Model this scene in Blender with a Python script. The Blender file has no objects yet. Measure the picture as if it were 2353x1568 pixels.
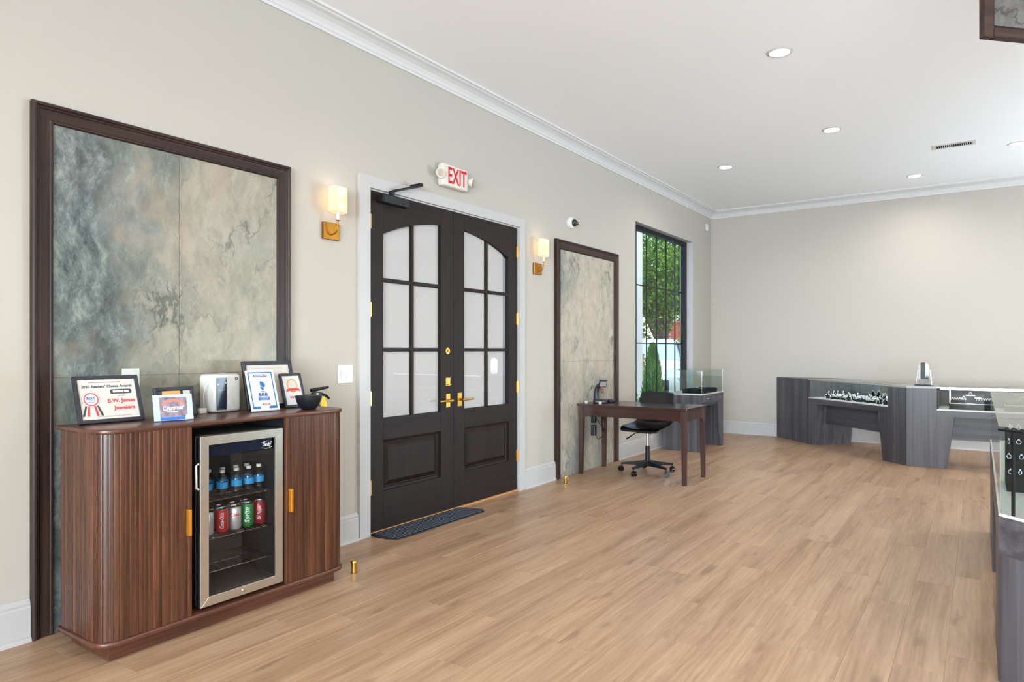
import bpy, bmesh, math, random
from mathutils import Matrix, Vector
PI = math.pi
random.seed(7)
SC = bpy.context.scene
COL = SC.collection

# ---------------------------------------------------------------- camera
cam = bpy.data.cameras.new('camera')
cam_o = bpy.data.objects.new('camera', cam)
COL.objects.link(cam_o)
cam_o.location = (0, 0, 1.30)
cam_o.rotation_euler = (PI / 2, 0, 0.605 - PI / 2)
cam.sensor_width = 36
cam.lens = 36 * 1555 / 2353
cam.shift_y = 20 / 2353
cam.clip_start = 0.05
SC.camera = cam_o
# ---------------------------------------------------------------- world, sun, exposure
w = bpy.data.worlds.new('sky'); SC.world = w; w.use_nodes = True
wt = w.node_tree; wt.nodes.clear()
sky = wt.nodes.new('ShaderNodeTexSky'); sky.sky_type = 'NISHITA'
sky.sun_disc = False; sky.sun_elevation = math.radians(48); sky.sun_rotation = math.radians(200)
sky.air_density = 1.2; sky.dust_density = 2.0
bg = wt.nodes.new('ShaderNodeBackground'); bg.inputs['Strength'].default_value = 0.55
wo = wt.nodes.new('ShaderNodeOutputWorld')
wt.links.new(sky.outputs[0], bg.inputs[0]); wt.links.new(bg.outputs[0], wo.inputs[0])
sun = bpy.data.lights.new('sun', 'SUN'); sun.energy = 4.5; sun.angle = math.radians(2); sun.color = (1, .96, .9)
sun_o = bpy.data.objects.new('sun', sun); COL.objects.link(sun_o)
sun_o.rotation_euler = (math.radians(22), 0, math.radians(-12))     # from behind the shop roof onto the street side
sun_o.location = (0, 0, 12)
def area(name, loc, rot, sx, sy, power, color, spread=180):
    l = bpy.data.lights.new(name, 'AREA'); l.shape = 'RECTANGLE'; l.size = sx; l.size_y = sy; l.energy = power; l.color = color
    o = bpy.data.objects.new(name, l); COL.objects.link(o); o.location = loc; o.rotation_euler = rot
    l.spread = math.radians(spread)
    return o
# added fill lamps standing in made-up window openings out of view
FILL_COL = (.84, .93, 1)
UPFILL_COL = (.65, .845, 1)
area('fill_front', (-6.90, -3.1, 1.75), (0, -PI / 2, 0), 2.5, 7.2, 800, FILL_COL, 100)
area('fill_back', (10.52, -5.5, 1.75), (0, PI / 2, 0), 2.5, 2.7, 40, FILL_COL)
# more added lamps, tilted upward to brighten the ceiling
area('upfill_front', (-6.80, -3.1, .70), (0, -PI * .60, 0), .7, 7.2, 500, UPFILL_COL)
area('upfill_right', (-1.7, -6.80, .70), (PI * .70, 0, 0), 9.4, .7, 40, UPFILL_COL)
area('upfill_back', (10.45, -5.5, .70), (0, PI * .72, 0), .7, 2.7, 860, UPFILL_COL)
SC.view_settings.view_transform = 'Standard'
SC.view_settings.look = 'None'
SC.view_settings.gamma = 1
SC.view_settings.use_curve_mapping = False
SC.view_settings.exposure = 0.11
SC.cycles.max_bounces = 6
SC.cycles.diffuse_bounces = 3
SC.cycles.glossy_bounces = 3
SC.cycles.use_adaptive_sampling = True
SC.cycles.adaptive_threshold = .08
SC.cycles.adaptive_min_samples = 16
SC.cycles.use_light_tree = False
SC.cycles.transparent_max_bounces = 16
SC.cycles.sample_clamp_indirect = 6
SC.cycles.caustics_reflective = False
SC.cycles.caustics_refractive = False

# ---------------------------------------------------------------- material helpers
def C(r, g, b):
    f = lambda v: (v / 255 / 12.92) if v / 255 <= .04045 else ((v / 255 + .055) / 1.055) ** 2.4
    return (f(r), f(g), f(b), 1)
class MT:
    def __init__(s, name):
        s.m = bpy.data.materials.new(name); s.m.use_nodes = True
        s.t = s.m.node_tree; s.t.nodes.clear()
        s.out = s.t.nodes.new('ShaderNodeOutputMaterial')
    def n(s, typ, props=None, **inp):
        nd = s.t.nodes.new('ShaderNode' + typ)
        for k, v in (props or {}).items(): setattr(nd, k, v)
        for k, v in inp.items():
            k2 = k.replace('_', ' ')
            sock = nd.inputs[int(k[1:])] if k[0] == 'i' and k[1:].isdigit() else nd.inputs[k2]
            if hasattr(v, 'is_linked'): s.t.links.new(v, sock)
            else: sock.default_value = v
        return nd
    def ramp(s, fac, stops, interp='LINEAR'):
        r = s.t.nodes.new('ShaderNodeValToRGB'); s.t.links.new(fac, r.inputs[0])
        cr = r.color_ramp; cr.interpolation = interp
        while len(cr.elements) < len(stops): cr.elements.new(.5)
        for e, (p, c) in zip(cr.elements, stops):
            e.position = p; e.color = c if len(c) == 4 else (*c, 1)
        return r.outputs[0]
    def mix(s, fac, a, b, mode='MIX'):
        nd = s.t.nodes.new('ShaderNodeMix'); nd.data_type = 'RGBA'; nd.blend_type = mode
        for v, k in ((fac, 0), (a, 6), (b, 7)):
            if hasattr(v, 'is_linked'): s.t.links.new(v, nd.inputs[k])
            else: nd.inputs[k].default_value = v
        return nd.outputs[2]
    def math(s, op, a, b=0.0, clamp=False):
        nd = s.t.nodes.new('ShaderNodeMath'); nd.operation = op; nd.use_clamp = clamp
        for v, k in ((a, 0), (b, 1)):
            if hasattr(v, 'is_linked'): s.t.links.new(v, nd.inputs[k])
            else: nd.inputs[k].default_value = v
        return nd.outputs[0]
    def coords(s, kind='Object', scale=(1, 1, 1), rot=(0, 0, 0), rand=0.0):
        if kind == 'World': c = s.n('NewGeometry').outputs['Position']
        else: c = s.n('TexCoord').outputs[kind]
        if rand:
            r = s.n('ObjectInfo').outputs['Random']
            v = s.n('CombineXYZ', None, X=s.math('MULTIPLY', r, rand), Y=s.math('MULTIPLY', r, rand * .37), Z=s.math('MULTIPLY', r, rand * .73))
            c = s.n('VectorMath', {'operation': 'ADD'}, i0=c, i1=v.outputs[0]).outputs[0]
        return s.n('Mapping', None, Vector=c, Scale=scale, Rotation=rot).outputs[0]
    def noise(s, vec, scale, detail=4, rough=.55, dist=0.0):
        return s.n('TexNoise', None, Vector=vec, Scale=scale, Detail=detail, Roughness=rough, Distortion=dist).outputs['Fac']
    def bsdf(s, color, rough=.5, metal=0.0, spec=.5, bump=None, bump_d=.002, bump_s=.3, **kw):
        b = s.n('BsdfPrincipled')
        for v, k in ((color, 'Base Color'), (rough, 'Roughness'), (metal, 'Metallic'), (spec, 'Specular IOR Level')):
            if hasattr(v, 'is_linked'): s.t.links.new(v, b.inputs[k])
            else: b.inputs[k].default_value = v
        for k, v in kw.items(): b.inputs[k.replace('_', ' ')].default_value = v
        if bump is not None:
            bn = s.n('Bump', None, Height=bump, Strength=bump_s, Distance=bump_d)
            s.t.links.new(bn.outputs[0], b.inputs['Normal'])
        s.t.links.new(b.outputs[0], s.out.inputs[0])
        return s.m
M = {}
def plain(name, col, rough=.5, metal=0.0, spec=.5, var=.06, scale=30, **kw):
    """one colour with a little procedural unevenness"""
    m = MT(name)
    f = m.noise(m.coords('Object'), scale, 1)
    d = tuple(c * (1 - var) for c in col[:3]) + (1,); l = tuple(min(1, c * (1 + var)) for c in col[:3]) + (1,)
    M[name] = m.bsdf(m.ramp(f, [(.3, d), (.7, l)]), rough, metal, spec, **kw)
    return M[name]
def emit(name, col, strength):
    m = MT(name); e = m.n('Emission', None, Color=col, Strength=strength)
    m.t.links.new(e.outputs[0], m.out.inputs[0]); M[name] = m.m
def glass(name, tint, refl=.9, rough=0.0, ior=1.5):
    m = MT(name)
    tr = m.n('BsdfTransparent', None, Color=tint); gl = m.n('BsdfGlossy', None, Color=(refl, refl, refl, 1), Roughness=rough)
    fr = m.n('Fresnel', None, IOR=ior)
    front = m.math('SUBTRACT', 1.0, m.n('NewGeometry').outputs['Backfacing'])
    mx = m.n('MixShader', None, i0=m.math('MULTIPLY', fr.outputs[0], front), i1=tr.outputs[0], i2=gl.outputs[0])
    m.t.links.new(mx.outputs[0], m.out.inputs[0]); M[name] = m.m
def wood(name, cols, axis, rough=.4, spec=.4, freq=60, along=2.0, rand=20.0, tone=.12, bump_s=.15, kind='Object', knots=False):
    m = MT(name)
    sc = [freq, freq, freq]; sc['XYZ'.index(axis)] = along
    v = m.coords(kind, tuple(sc), rand=0)
    if rand:
        r = m.n('ObjectInfo').outputs['Random']
        off = m.n('CombineXYZ', None, X=m.math('MULTIPLY', r, rand * 7), Y=m.math('MULTIPLY', r, rand * 3.1), Z=m.math('MULTIPLY', r, rand * 5.3)).outputs[0]
        v = m.n('VectorMath', {'operation': 'ADD'}, i0=v, i1=off).outputs[0]
    n1 = m.noise(v, .35, 5, .6, .6)
    n2 = m.noise(v, 1.6, 3, .5)
    f = m.math('ADD', m.math('MULTIPLY', n1, .75), m.math('MULTIPLY', n2, .25))
    col = m.ramp(f, [(.30, cols[0]), (.46, cols[1]), (.58, cols[2]), (.72, cols[3])])
    if knots:
        v2 = m.coords(kind, (1.3, 7, 7)); v2 = m.n('VectorMath', {'operation': 'ADD'}, i0=v2, i1=off).outputs[0]
        k = m.noise(v2, 1.25, 3, .5)
        col = m.mix(m.ramp(k, [(.62, (0, 0, 0)), (.74, (.55, .55, .55))]), col, tuple(c * .55 for c in cols[0][:3]) + (1,))
        big = m.noise(v2, .35, 2)
        col = m.mix(m.ramp(big, [(.35, (0, 0, 0)), (.65, (.35, .35, .35))]), col, cols[0])
    if tone and rand:
        t = m.n('MapRange', None, Value=m.n('ObjectInfo').outputs['Random'], To_Min=1 - tone, To_Max=1 + tone).outputs[0]
        col = m.mix(1.0, col, m.n('CombineColor', None, Red=t, Green=t, Blue=t).outputs[0], 'MULTIPLY')
    M[name] = m.bsdf(col, rough, 0, spec, bump=n2 if knots else None, bump_s=bump_s, bump_d=.0015)

# ---------------------------------------------------------------- materials
def paint(name, col, rough=.75):
    m = MT(name); g = m.noise(m.coords('World'), .8, 1)
    M[name] = m.bsdf(m.mix(m.math('MULTIPLY', g, .08), col, tuple(x * .92 for x in col[:3]) + (1,)), rough, 0, .3)
paint('wall_paint', (.435, .405, .358, 1))
paint('ceiling_paint', (.92, .92, .925, 1), .85)
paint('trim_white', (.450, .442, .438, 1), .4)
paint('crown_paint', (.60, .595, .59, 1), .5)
paint('outside_white', (.50, .51, .53, 1), .7)
m = MT('plank_wood')
rnd_ = m.n('ObjectInfo').outputs['Random']
off_ = m.n('CombineXYZ', None, X=m.math('MULTIPLY', rnd_, 217.0), Y=m.math('MULTIPLY', rnd_, 96.0), Z=m.math('MULTIPLY', rnd_, 41.0)).outputs[0]
def pcoord(sc): return m.n('VectorMath', {'operation': 'ADD'}, i0=m.coords('Object', sc), i1=off_).outputs[0]
warp_ = m.n('TexNoise', None, Vector=pcoord((2.2, 7, 7)), Scale=1.0, Detail=2.0)
grain_v = m.n('VectorMath', {'operation': 'ADD'}, i0=pcoord((2.2, 85, 85)), i1=m.n('VectorMath', {'operation': 'SCALE'}, i0=warp_.outputs['Color'], Scale=5.0).outputs[0]).outputs[0]
g1 = m.noise(grain_v, .5, 5, .65); g2 = m.noise(pcoord((.7, 8, 8)), 1.0, 3, .55); kn = m.noise(pcoord((4.5, 16, 16)), .55, 2, .5)
colr = m.ramp(m.math('ADD', m.math('MULTIPLY', g1, .5), m.math('MULTIPLY', g2, .5)), [(.34, C(138, 106, 81)), (.46, C(163, 131, 103)), (.56, C(177, 146, 117)), (.68, C(190, 161, 133))])
wv_ = m.n('TexWave', {'wave_type': 'BANDS', 'bands_direction': 'Y'}, Vector=pcoord((.9, 8, 8)), Scale=1.6, Distortion=7.0, Detail=2.0, Detail_Scale=1.2)
colr = m.mix(m.math('MULTIPLY', m.math('POWER', wv_.outputs['Fac'], 3.0), .13), colr, C(128, 97, 72))
colr = m.mix(m.ramp(kn, [(.66, (0, 0, 0)), (.76, (.6, .6, .6))]), colr, C(112, 84, 62))
t_ = m.n('MapRange', None, Value=rnd_, To_Min=.95, To_Max=1.05).outputs[0]
colr = m.mix(1.0, colr, m.n('CombineColor', None, Red=t_, Green=t_, Blue=t_).outputs[0], 'MULTIPLY')
M['plank_wood'] = m.bsdf(colr, m.n('MapRange', None, Value=g1, To_Min=.30, To_Max=.46).outputs[0], 0, .42)
wood('frame_wood', [C(34, 24, 21), C(46, 33, 29), C(58, 42, 36), C(70, 50, 42)], 'Z', rough=.4, spec=.2, freq=90, along=3, tone=.05)
wood('frame_wood_head', [C(34, 24, 21), C(46, 33, 29), C(58, 42, 36), C(70, 50, 42)], 'X', rough=.4, spec=.2, freq=90, along=3, tone=.05)
wood('door_wood', [C(22, 15, 12), C(29, 20, 17), C(34, 25, 21), C(40, 29, 24)], 'Z', rough=.5, spec=.15, freq=80, along=3, tone=.04)
wood('door_wood_rail', [C(22, 15, 12), C(29, 20, 17), C(34, 25, 21), C(40, 29, 24)], 'X', rough=.5, spec=.15, freq=80, along=3, tone=.04)
wood('walnut', [C(42, 22, 13), C(64, 35, 21), C(84, 48, 30), C(104, 63, 40)], 'Z', rough=.28, spec=.5, freq=70, along=3.2, rand=23, tone=.2)
wood('walnut_top', [C(52, 27, 19), C(76, 43, 30), C(92, 54, 39), C(108, 67, 49)], 'X', rough=.3, spec=.5, freq=60, along=2.5, rand=3, tone=0)
wood('desk_wood', [C(38, 22, 18), C(52, 31, 25), C(62, 38, 31), C(74, 47, 39)], 'Z', rough=.35, spec=.5, freq=70, along=3, tone=.03)
wood('desk_wood_y', [C(38, 22, 18), C(50, 30, 25), C(58, 36, 30), C(68, 43, 36)], 'Y', rough=.22, spec=.5, freq=60, along=2.5, tone=.03)
wood('slate_wood', [C(52, 50, 54), C(70, 68, 73), C(86, 84, 90), C(104, 102, 108)], 'Z', rough=.4, spec=.45, freq=38, along=.9, rand=17, tone=.03)
wood('slate_wood_x', [C(52, 50, 54), C(70, 68, 73), C(86, 84, 90), C(104, 102, 108)], 'X', rough=.4, spec=.45, freq=38, along=.9, rand=17, tone=.03)
def stone(name, x0, x1, seed, hi, lo, gain=1.0):
    m = MT(name)
    p = m.coords('World')
    p = m.n('VectorMath', {'operation': 'ADD'}, i0=p, i1=(seed, seed * .3, seed * .7)).outputs[0]
    wv = m.n('TexNoise', None, Vector=p, Scale=2.2, Detail=3.0, Roughness=.6)
    off = m.n('VectorMath', {'operation': 'SCALE'}, i0=wv.outputs['Color'], Scale=.20).outputs[0]
    q = m.n('VectorMath', {'operation': 'ADD'}, i0=p, i1=off).outputs[0]
    q = m.n('Mapping', None, Vector=q, Rotation=(0, .5, 0), Scale=(1.5, 1, .8)).outputs[0]
    base = m.noise(q, 1.5, 6, .62)
    fine = m.noise(q, 9, 7, .78)
    vf = m.noise(q, 1.5, 6, .6)
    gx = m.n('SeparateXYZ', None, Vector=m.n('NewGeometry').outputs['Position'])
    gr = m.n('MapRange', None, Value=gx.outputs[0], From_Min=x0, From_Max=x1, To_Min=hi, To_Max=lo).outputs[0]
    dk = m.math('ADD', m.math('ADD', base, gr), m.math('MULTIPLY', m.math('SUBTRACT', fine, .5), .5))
    light = m.ramp(fine, [(.28, C(120, 118, 105)), (.5, C(147, 142, 128)), (.72, C(167, 160, 143))])
    warm = m.noise(q, 2.6, 4, .6)
    light = m.mix(m.ramp(warm, [(.50, (0, 0, 0)), (.70, (.6, .6, .6))]), light, C(167, 148, 130))
    light = m.mix(m.ramp(base, [(.48, (0, 0, 0)), (.66, (.7, .7, .7))]), light, C(111, 115, 103))
    dark = m.ramp(fine, [(.33, C(40, 45, 45)), (.44, C(74, 82, 82)), (.56, C(105, 113, 111)), (.68, C(143, 147, 138))])
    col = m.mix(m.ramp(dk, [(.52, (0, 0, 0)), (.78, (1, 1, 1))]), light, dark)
    vein = m.math('ADD', m.math('ABSOLUTE', m.math('SUBTRACT', vf, .5)), m.math('MULTIPLY', m.math('SUBTRACT', warm, .40), .12))
    col = m.mix(m.ramp(vein, [(.0, (.7, .7, .7)), (.006, (.3, .3, .3)), (.02, (0, 0, 0))]), col, C(65, 65, 58))
    col = m.mix(1.0, col, (gain, gain * (1 - .015 * (gain > 1)), gain * (1 + .03 * (gain > 1)), 1), 'MULTIPLY')
    M[name] = m.bsdf(col, .06, 0, .5)
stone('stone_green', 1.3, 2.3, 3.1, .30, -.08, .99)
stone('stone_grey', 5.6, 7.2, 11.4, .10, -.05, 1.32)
plain('black_metal', C(19, 19, 21), .5, 0, .3)
plain('black_gloss', C(14, 14, 16), .12, 0, .6)
plain('black_plastic', C(24, 25, 30), .45)
plain('black_felt', C(22, 22, 24), .9, 0, .2)
plain('rubber_black', C(20, 23, 29), .6)
plain('rubber_ridge', C(58, 64, 76), .5)
plain('dark_interior', C(58, 54, 52), .5)
plain('frame_black', C(28, 31, 40), .4)
plain('navy_panel', C(30, 38, 58), .25)
plain('brass', C(200, 158, 78), .28, 1.0, .5, var=.04)
plain('brass_matte', C(158, 108, 42), .38, 1.0, .5, var=.04)
plain('gold_pull', C(226, 150, 52), .35, .7, .5)
plain('steel', C(212, 206, 196), .36, 1.0, .5, var=.03)
plain('chrome', C(210, 210, 212), .12, 1.0, .5, var=.02)
plain('silver', C(235, 235, 238), .15, 1.0, .5, var=.02)
plain('jewel_white', C(232, 233, 238), .22, .45)
plain('white_plastic', C(205, 204, 201), .35)
plain('white_deck', C(205, 204, 202), .35)
plain('paper', C(203, 197, 190), .6, var=.02)
plain('paper_white', C(214, 214, 217), .5, var=.02)
plain('ink_dark', C(52, 54, 62), .6)
plain('ink_grey', C(140, 138, 140), .6)
plain('ink_red', C(205, 52, 60), .6)
plain('ink_maroon', C(150, 48, 58), .6)
plain('sill_tan', C(170, 122, 72), .4)
plain('grout', C(112, 110, 102), .8)
plain('scanner_red', C(92, 26, 26), .35)
plain('ink_blue', C(28, 96, 160), .5)
plain('ink_navy', C(46, 72, 128), .5)
plain('ink_orange', C(222, 120, 86), .5)
plain('ink_gold', C(206, 154, 84), .5)
plain('ink_yellow', C(240, 190, 80), .5)
plain('card_blue', C(176, 204, 240), .4)
plain('card_photo', C(126, 112, 128), .5, var=.5, scale=40)
plain('blue_bright', C(34, 104, 200), .5)
plain('tag_yellow', C(246, 208, 20), .5)
plain('bowl_black', C(17, 24, 29), .3, 0, .5)
plain('ext_red', C(170, 20, 22), .25)
plain('can_red', C(190, 26, 38), .3, .3)
plain('can_silver', C(212, 212, 214), .3, .7)
plain('can_green', C(26, 130, 62), .3, .3)
plain('can_maroon', C(160, 26, 40), .3, .3)
plain('can_lid', C(200, 200, 202), .25, 1.0)
plain('bottle_blue', C(40, 150, 210), .4)
plain('chair_black', C(13, 13, 15), .28, 0, .55)
plain('exit_white', C(206, 203, 192), .5)
plain('grille_dark', C(70, 70, 74), .6)
plain('asphalt', C(112, 112, 114), .9, var=.15, scale=8)
plain('soil', C(120, 100, 76), .95, var=.3, scale=6)
plain('car_white', C(196, 200, 206), .2, 0, .6)
plain('car_black', C(26, 28, 34), .3)
plain('tyre', C(28, 28, 30), .8)
plain('bark', C(86, 70, 54), .9, var=.3, scale=12)
plain('brick', C(178, 74, 56), .85, var=.18, scale=9)
plain('mortar', C(190, 182, 172), .9)
plain('sign_letters', C(226, 214, 200), .7)
m = MT('dark_slab'); v_ = m.coords('World'); f_ = m.noise(v_, 3, 7, .65, 1.5); vv = m.math('ABSOLUTE', m.math('SUBTRACT', m.noise(v_, 2.2, 5, .6, .8), .5))
M['dark_slab'] = m.bsdf(m.mix(m.ramp(vv, [(0, (.8, .8, .8)), (.02, (0, 0, 0))]), m.ramp(f_, [(.3, C(58, 56, 54)), (.7, C(96, 94, 92))]), C(30, 29, 28)), .25)
emit('lamp_glow', (1, .97, .9, 1), 9)
emit('led_glow', (.97, .99, 1, 1), 4.0)
emit('exit_red', (.85, .05, .08, 1), .8)
plain('counter_grey', C(150, 150, 152), .3)
plain('fridge_inner', C(74, 72, 72), .5)
m = MT('shade_fabric')
e = m.n('Emission', None, Color=(1, .62, .30, 1), Strength=.36); d = m.n('BsdfTranslucent', None, Color=(.9, .8, .62, 1))
a_ = m.n('AddShader', None, i0=e.outputs[0], i1=d.outputs[0]); m.t.links.new(a_.outputs[0], m.out.inputs[0]); M['shade_fabric'] = m.m
glass('clear_glass', (.96, .96, .955, 1))
glass('window_glass', (.90, .95, .95, 1), .7)
glass('case_glass', (.90, .94, .93, 1))
glass('fridge_glass', (.86, .87, .88, 1), .9)
glass('bottle_plastic', (.86, .90, .92, 1))
plain('car_glass', C(150, 172, 190), .06, 0, .8)
m = MT('mirror'); g_ = m.n('BsdfGlossy', None, Color=(.86, .88, .88, 1), Roughness=.01); m.t.links.new(g_.outputs[0], m.out.inputs[0]); M['mirror'] = m.m
m = MT('frost_film')
df = m.n('BsdfDiffuse', None, Color=(.66, .65, .65, 1)); tl = m.n('BsdfTranslucent', None, Color=(.84, .80, .79, 1))
mx = m.n('MixShader', None, i0=.22, i1=df.outputs[0], i2=tl.outputs[0]); m.t.links.new(mx.outputs[0], m.out.inputs[0]); M['frost_film'] = m.m
def leafmat(name, a, b, c):
    m = MT(name); r = m.n('NewGeometry').outputs['Random Per Island']
    col = m.ramp(r, [(0, a), (.5, b), (1, c)])
    df = m.n('BsdfDiffuse', None, Color=col); tl = m.n('BsdfTranslucent', None, Color=col)
    mx = m.n('MixShader', None, i0=.4, i1=df.outputs[0], i2=tl.outputs[0]); m.t.links.new(mx.outputs[0], m.out.inputs[0]); M[name] = m.m
leafmat('leaf_tree', C(46, 88, 34), C(86, 128, 48), C(138, 168, 74))
leafmat('leaf_cypress', C(54, 114, 48), C(88, 156, 66), C(146, 196, 104))
leafmat('leaf_lime', C(120, 160, 60), C(176, 206, 90), C(216, 228, 130))
leafmat('leaf_dry', C(110, 120, 66), C(166, 160, 92), C(196, 180, 130))
leafmat('leaf_hedge', C(52, 92, 70), C(74, 116, 88), C(98, 140, 104))

# ---------------------------------------------------------------- geometry helpers
MW = {}
def empty(name, loc, rotz=0, mat=None):
    o = bpy.data.objects.new(name, None); COL.objects.link(o)
    mw = mat if mat is not None else Matrix.Translation(loc) @ Matrix.Rotation(rotz, 4, 'Z')
    o.matrix_world = mw; o.empty_display_size = .05
    MW[o.name] = mw.copy()
    return o
def tag(o, label, cat, group=None):
    o['label'] = label; o['category'] = cat
    if group: o['group'] = group
    return o
def ob(name, bm, mat, parent=None, local=False, smooth=False):
    """one mesh object from a bmesh; world coordinates unless local"""
    if parent is not None and not local: bm.transform(MW[parent.name].inverted())
    loc = None
    if parent is None and not local:
        xs = [v.co for v in bm.verts]
        lo = Vector((min(v.x for v in xs), min(v.y for v in xs), min(v.z for v in xs))); hi = Vector((max(v.x for v in xs), max(v.y for v in xs), max(v.z for v in xs)))
        loc = Vector(((lo.x + hi.x) / 2, (lo.y + hi.y) / 2, lo.z)); bm.transform(Matrix.Translation(-loc))
    bmesh.ops.recalc_face_normals(bm, faces=bm.faces)
    me = bpy.data.meshes.new(name); bm.to_mesh(me); bm.free()
    me.materials.append(M[mat] if isinstance(mat, str) else mat)
    if smooth:
        for p in me.polygons: p.use_smooth = True
        try: me.set_sharp_from_angle(angle=math.radians(40))
        except Exception: pass
    return put(name, me, parent, loc)
def put(name, me, parent=None, loc=None, rot=None):
    o = bpy.data.objects.new(name, me); COL.objects.link(o)
    if parent is not None:
        o.parent = parent; MW[o.name] = MW[parent.name].copy()
    if loc is not None: o.location = loc
    if rot is not None: o.rotation_euler = rot
    if parent is None: MW[o.name] = Matrix.Translation(o.location)
    return o
def struct(o): o['kind'] = 'structure'; return o
def stuff(o): o['kind'] = 'stuff'; return o
def B(*boxes, r=0, seg=2):
    """boxes (x0,x1,y0,y1,z0,z1), bevelled"""
    bm = bmesh.new()
    for (x0, x1, y0, y1, z0, z1) in boxes:
        res = bmesh.ops.create_cube(bm, size=1)
        bmesh.ops.transform(bm, verts=res['verts'], matrix=Matrix.Translation(((x0 + x1) / 2, (y0 + y1) / 2, (z0 + z1) / 2)) @ Matrix.Diagonal((x1 - x0, y1 - y0, z1 - z0, 1)))
    if r: bmesh.ops.bevel(bm, geom=bm.edges[:], offset=r, segments=seg, affect='EDGES', profile=.5, clamp_overlap=True)
    return bm
def prism(poly, z0, z1, holes=(), r=0, seg=2, M4=None):
    """2D outline (and holes) extruded from z0 to z1"""
    bm = bmesh.new(); es = []
    for loop in [poly] + list(holes):
        vs = [bm.verts.new((p[0], p[1], z0)) for p in loop]
        es += [bm.edges.new((vs[i], vs[(i + 1) % len(vs)])) for i in range(len(vs))]
    if holes: bmesh.ops.triangle_fill(bm, edges=es, use_beauty=True)
    else: bm.faces.new(bm.verts[:])
    top = bmesh.ops.extrude_face_region(bm, geom=bm.faces[:])
    bmesh.ops.translate(bm, verts=[v for v in top['geom'] if isinstance(v, bmesh.types.BMVert)], vec=(0, 0, z1 - z0))
    if r:
        bmesh.ops.recalc_face_normals(bm, faces=bm.faces)
        ed = [e for e in bm.edges if len(e.link_faces) == 2 and e.calc_face_angle(0) > .6]
        bmesh.ops.bevel(bm, geom=ed, offset=r, segments=seg, affect='EDGES', profile=.5, clamp_overlap=True)
    if M4 is not None: bm.transform(M4)
    return bm
XZ = Matrix.Rotation(PI / 2, 4, 'X')          # (x, y, z) -> (x, -z, y): drawings stand up facing -Y
def upright(y): return Matrix.Translation((0, y, 0)) @ XZ
def cyl(p0, p1, r0, r1=None, n=16, caps=True):
    r1 = r0 if r1 is None else r1
    bm = bmesh.new(); p0 = Vector(p0); p1 = Vector(p1); d = p1 - p0
    bmesh.ops.create_cone(bm, cap_ends=caps, segments=n, radius1=r0, radius2=r1, depth=d.length)
    bm.transform(Matrix.Translation((p0 + p1) / 2) @ d.to_track_quat('Z', 'Y').to_matrix().to_4x4())
    return bm
def lathe(prof, n=24, c=(0, 0, 0), close=False):
    bm = bmesh.new(); rings = []
    for (r, z) in prof:
        if r < 1e-6: rings.append([bm.verts.new((c[0], c[1], c[2] + z))])
        else: rings.append([bm.verts.new((c[0] + r * math.cos(2 * PI * k / n), c[1] + r * math.sin(2 * PI * k / n), c[2] + z)) for k in range(n)])
    for a, b in zip(rings, rings[1:] + ([rings[0]] if close else [])):
        for k in range(n):
            k2 = (k + 1) % n
            if len(a) == 1 and len(b) == 1: continue
            if len(a) == 1: bm.faces.new((a[0], b[k2], b[k]))
            elif len(b) == 1: bm.faces.new((a[k], a[k2], b[0]))
            else: bm.faces.new((a[k], a[k2], b[k2], b[k]))
    return bm
def tube(pts, r, n=8, caps=True):
    bm = bmesh.new(); pts = [Vector(p) for p in pts]; rings = []
    up = Vector((0, 0, 1)); prev = None
    for i, p in enumerate(pts):
        t = (pts[min(i + 1, len(pts) - 1)] - pts[max(i - 1, 0)]).normalized()
        a = prev if prev is not None else (up if abs(t.dot(up)) < .95 else Vector((1, 0, 0)))
        u = (a - t * a.dot(t)).normalized(); v = t.cross(u); prev = u
        rr = r[i] if isinstance(r, (list, tuple)) else r
        rings.append([bm.verts.new(p + (u * math.cos(2 * PI * k / n) + v * math.sin(2 * PI * k / n)) * rr) for k in range(n)])
    for a, b in zip(rings, rings[1:]):
        for k in range(n): bm.faces.new((a[k], a[(k + 1) % n], b[(k + 1) % n], b[k]))
    if caps: bm.faces.new(rings[0][::-1]); bm.faces.new(rings[-1])
    return bm
def join(*bms):
    me = bpy.data.meshes.new('tmp'); out = bmesh.new()
    for b in bms:
        b.to_mesh(me); out.from_mesh(me); b.free()
    bpy.data.meshes.remove(me)
    return out
def rrect(x0, x1, y0, y1, r, n=5):
    pts = []
    for cx, cy, a in ((x1 - r, y0 + r, -PI / 2), (x1 - r, y1 - r, 0), (x0 + r, y1 - r, PI / 2), (x0 + r, y0 + r, PI)):
        pts += [(cx + r * math.cos(a + k * PI / 2 / n), cy + r * math.sin(a + k * PI / 2 / n)) for k in range(n + 1)]
    return pts
def bez(p0, p1, p2, p3, n=10):
    P = [Vector(p) for p in (p0, p1, p2, p3)]
    return [((1 - t) ** 3) * P[0] + 3 * (1 - t) ** 2 * t * P[1] + 3 * (1 - t) * t * t * P[2] + t ** 3 * P[3] for t in [k / n for k in range(n + 1)]]
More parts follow.
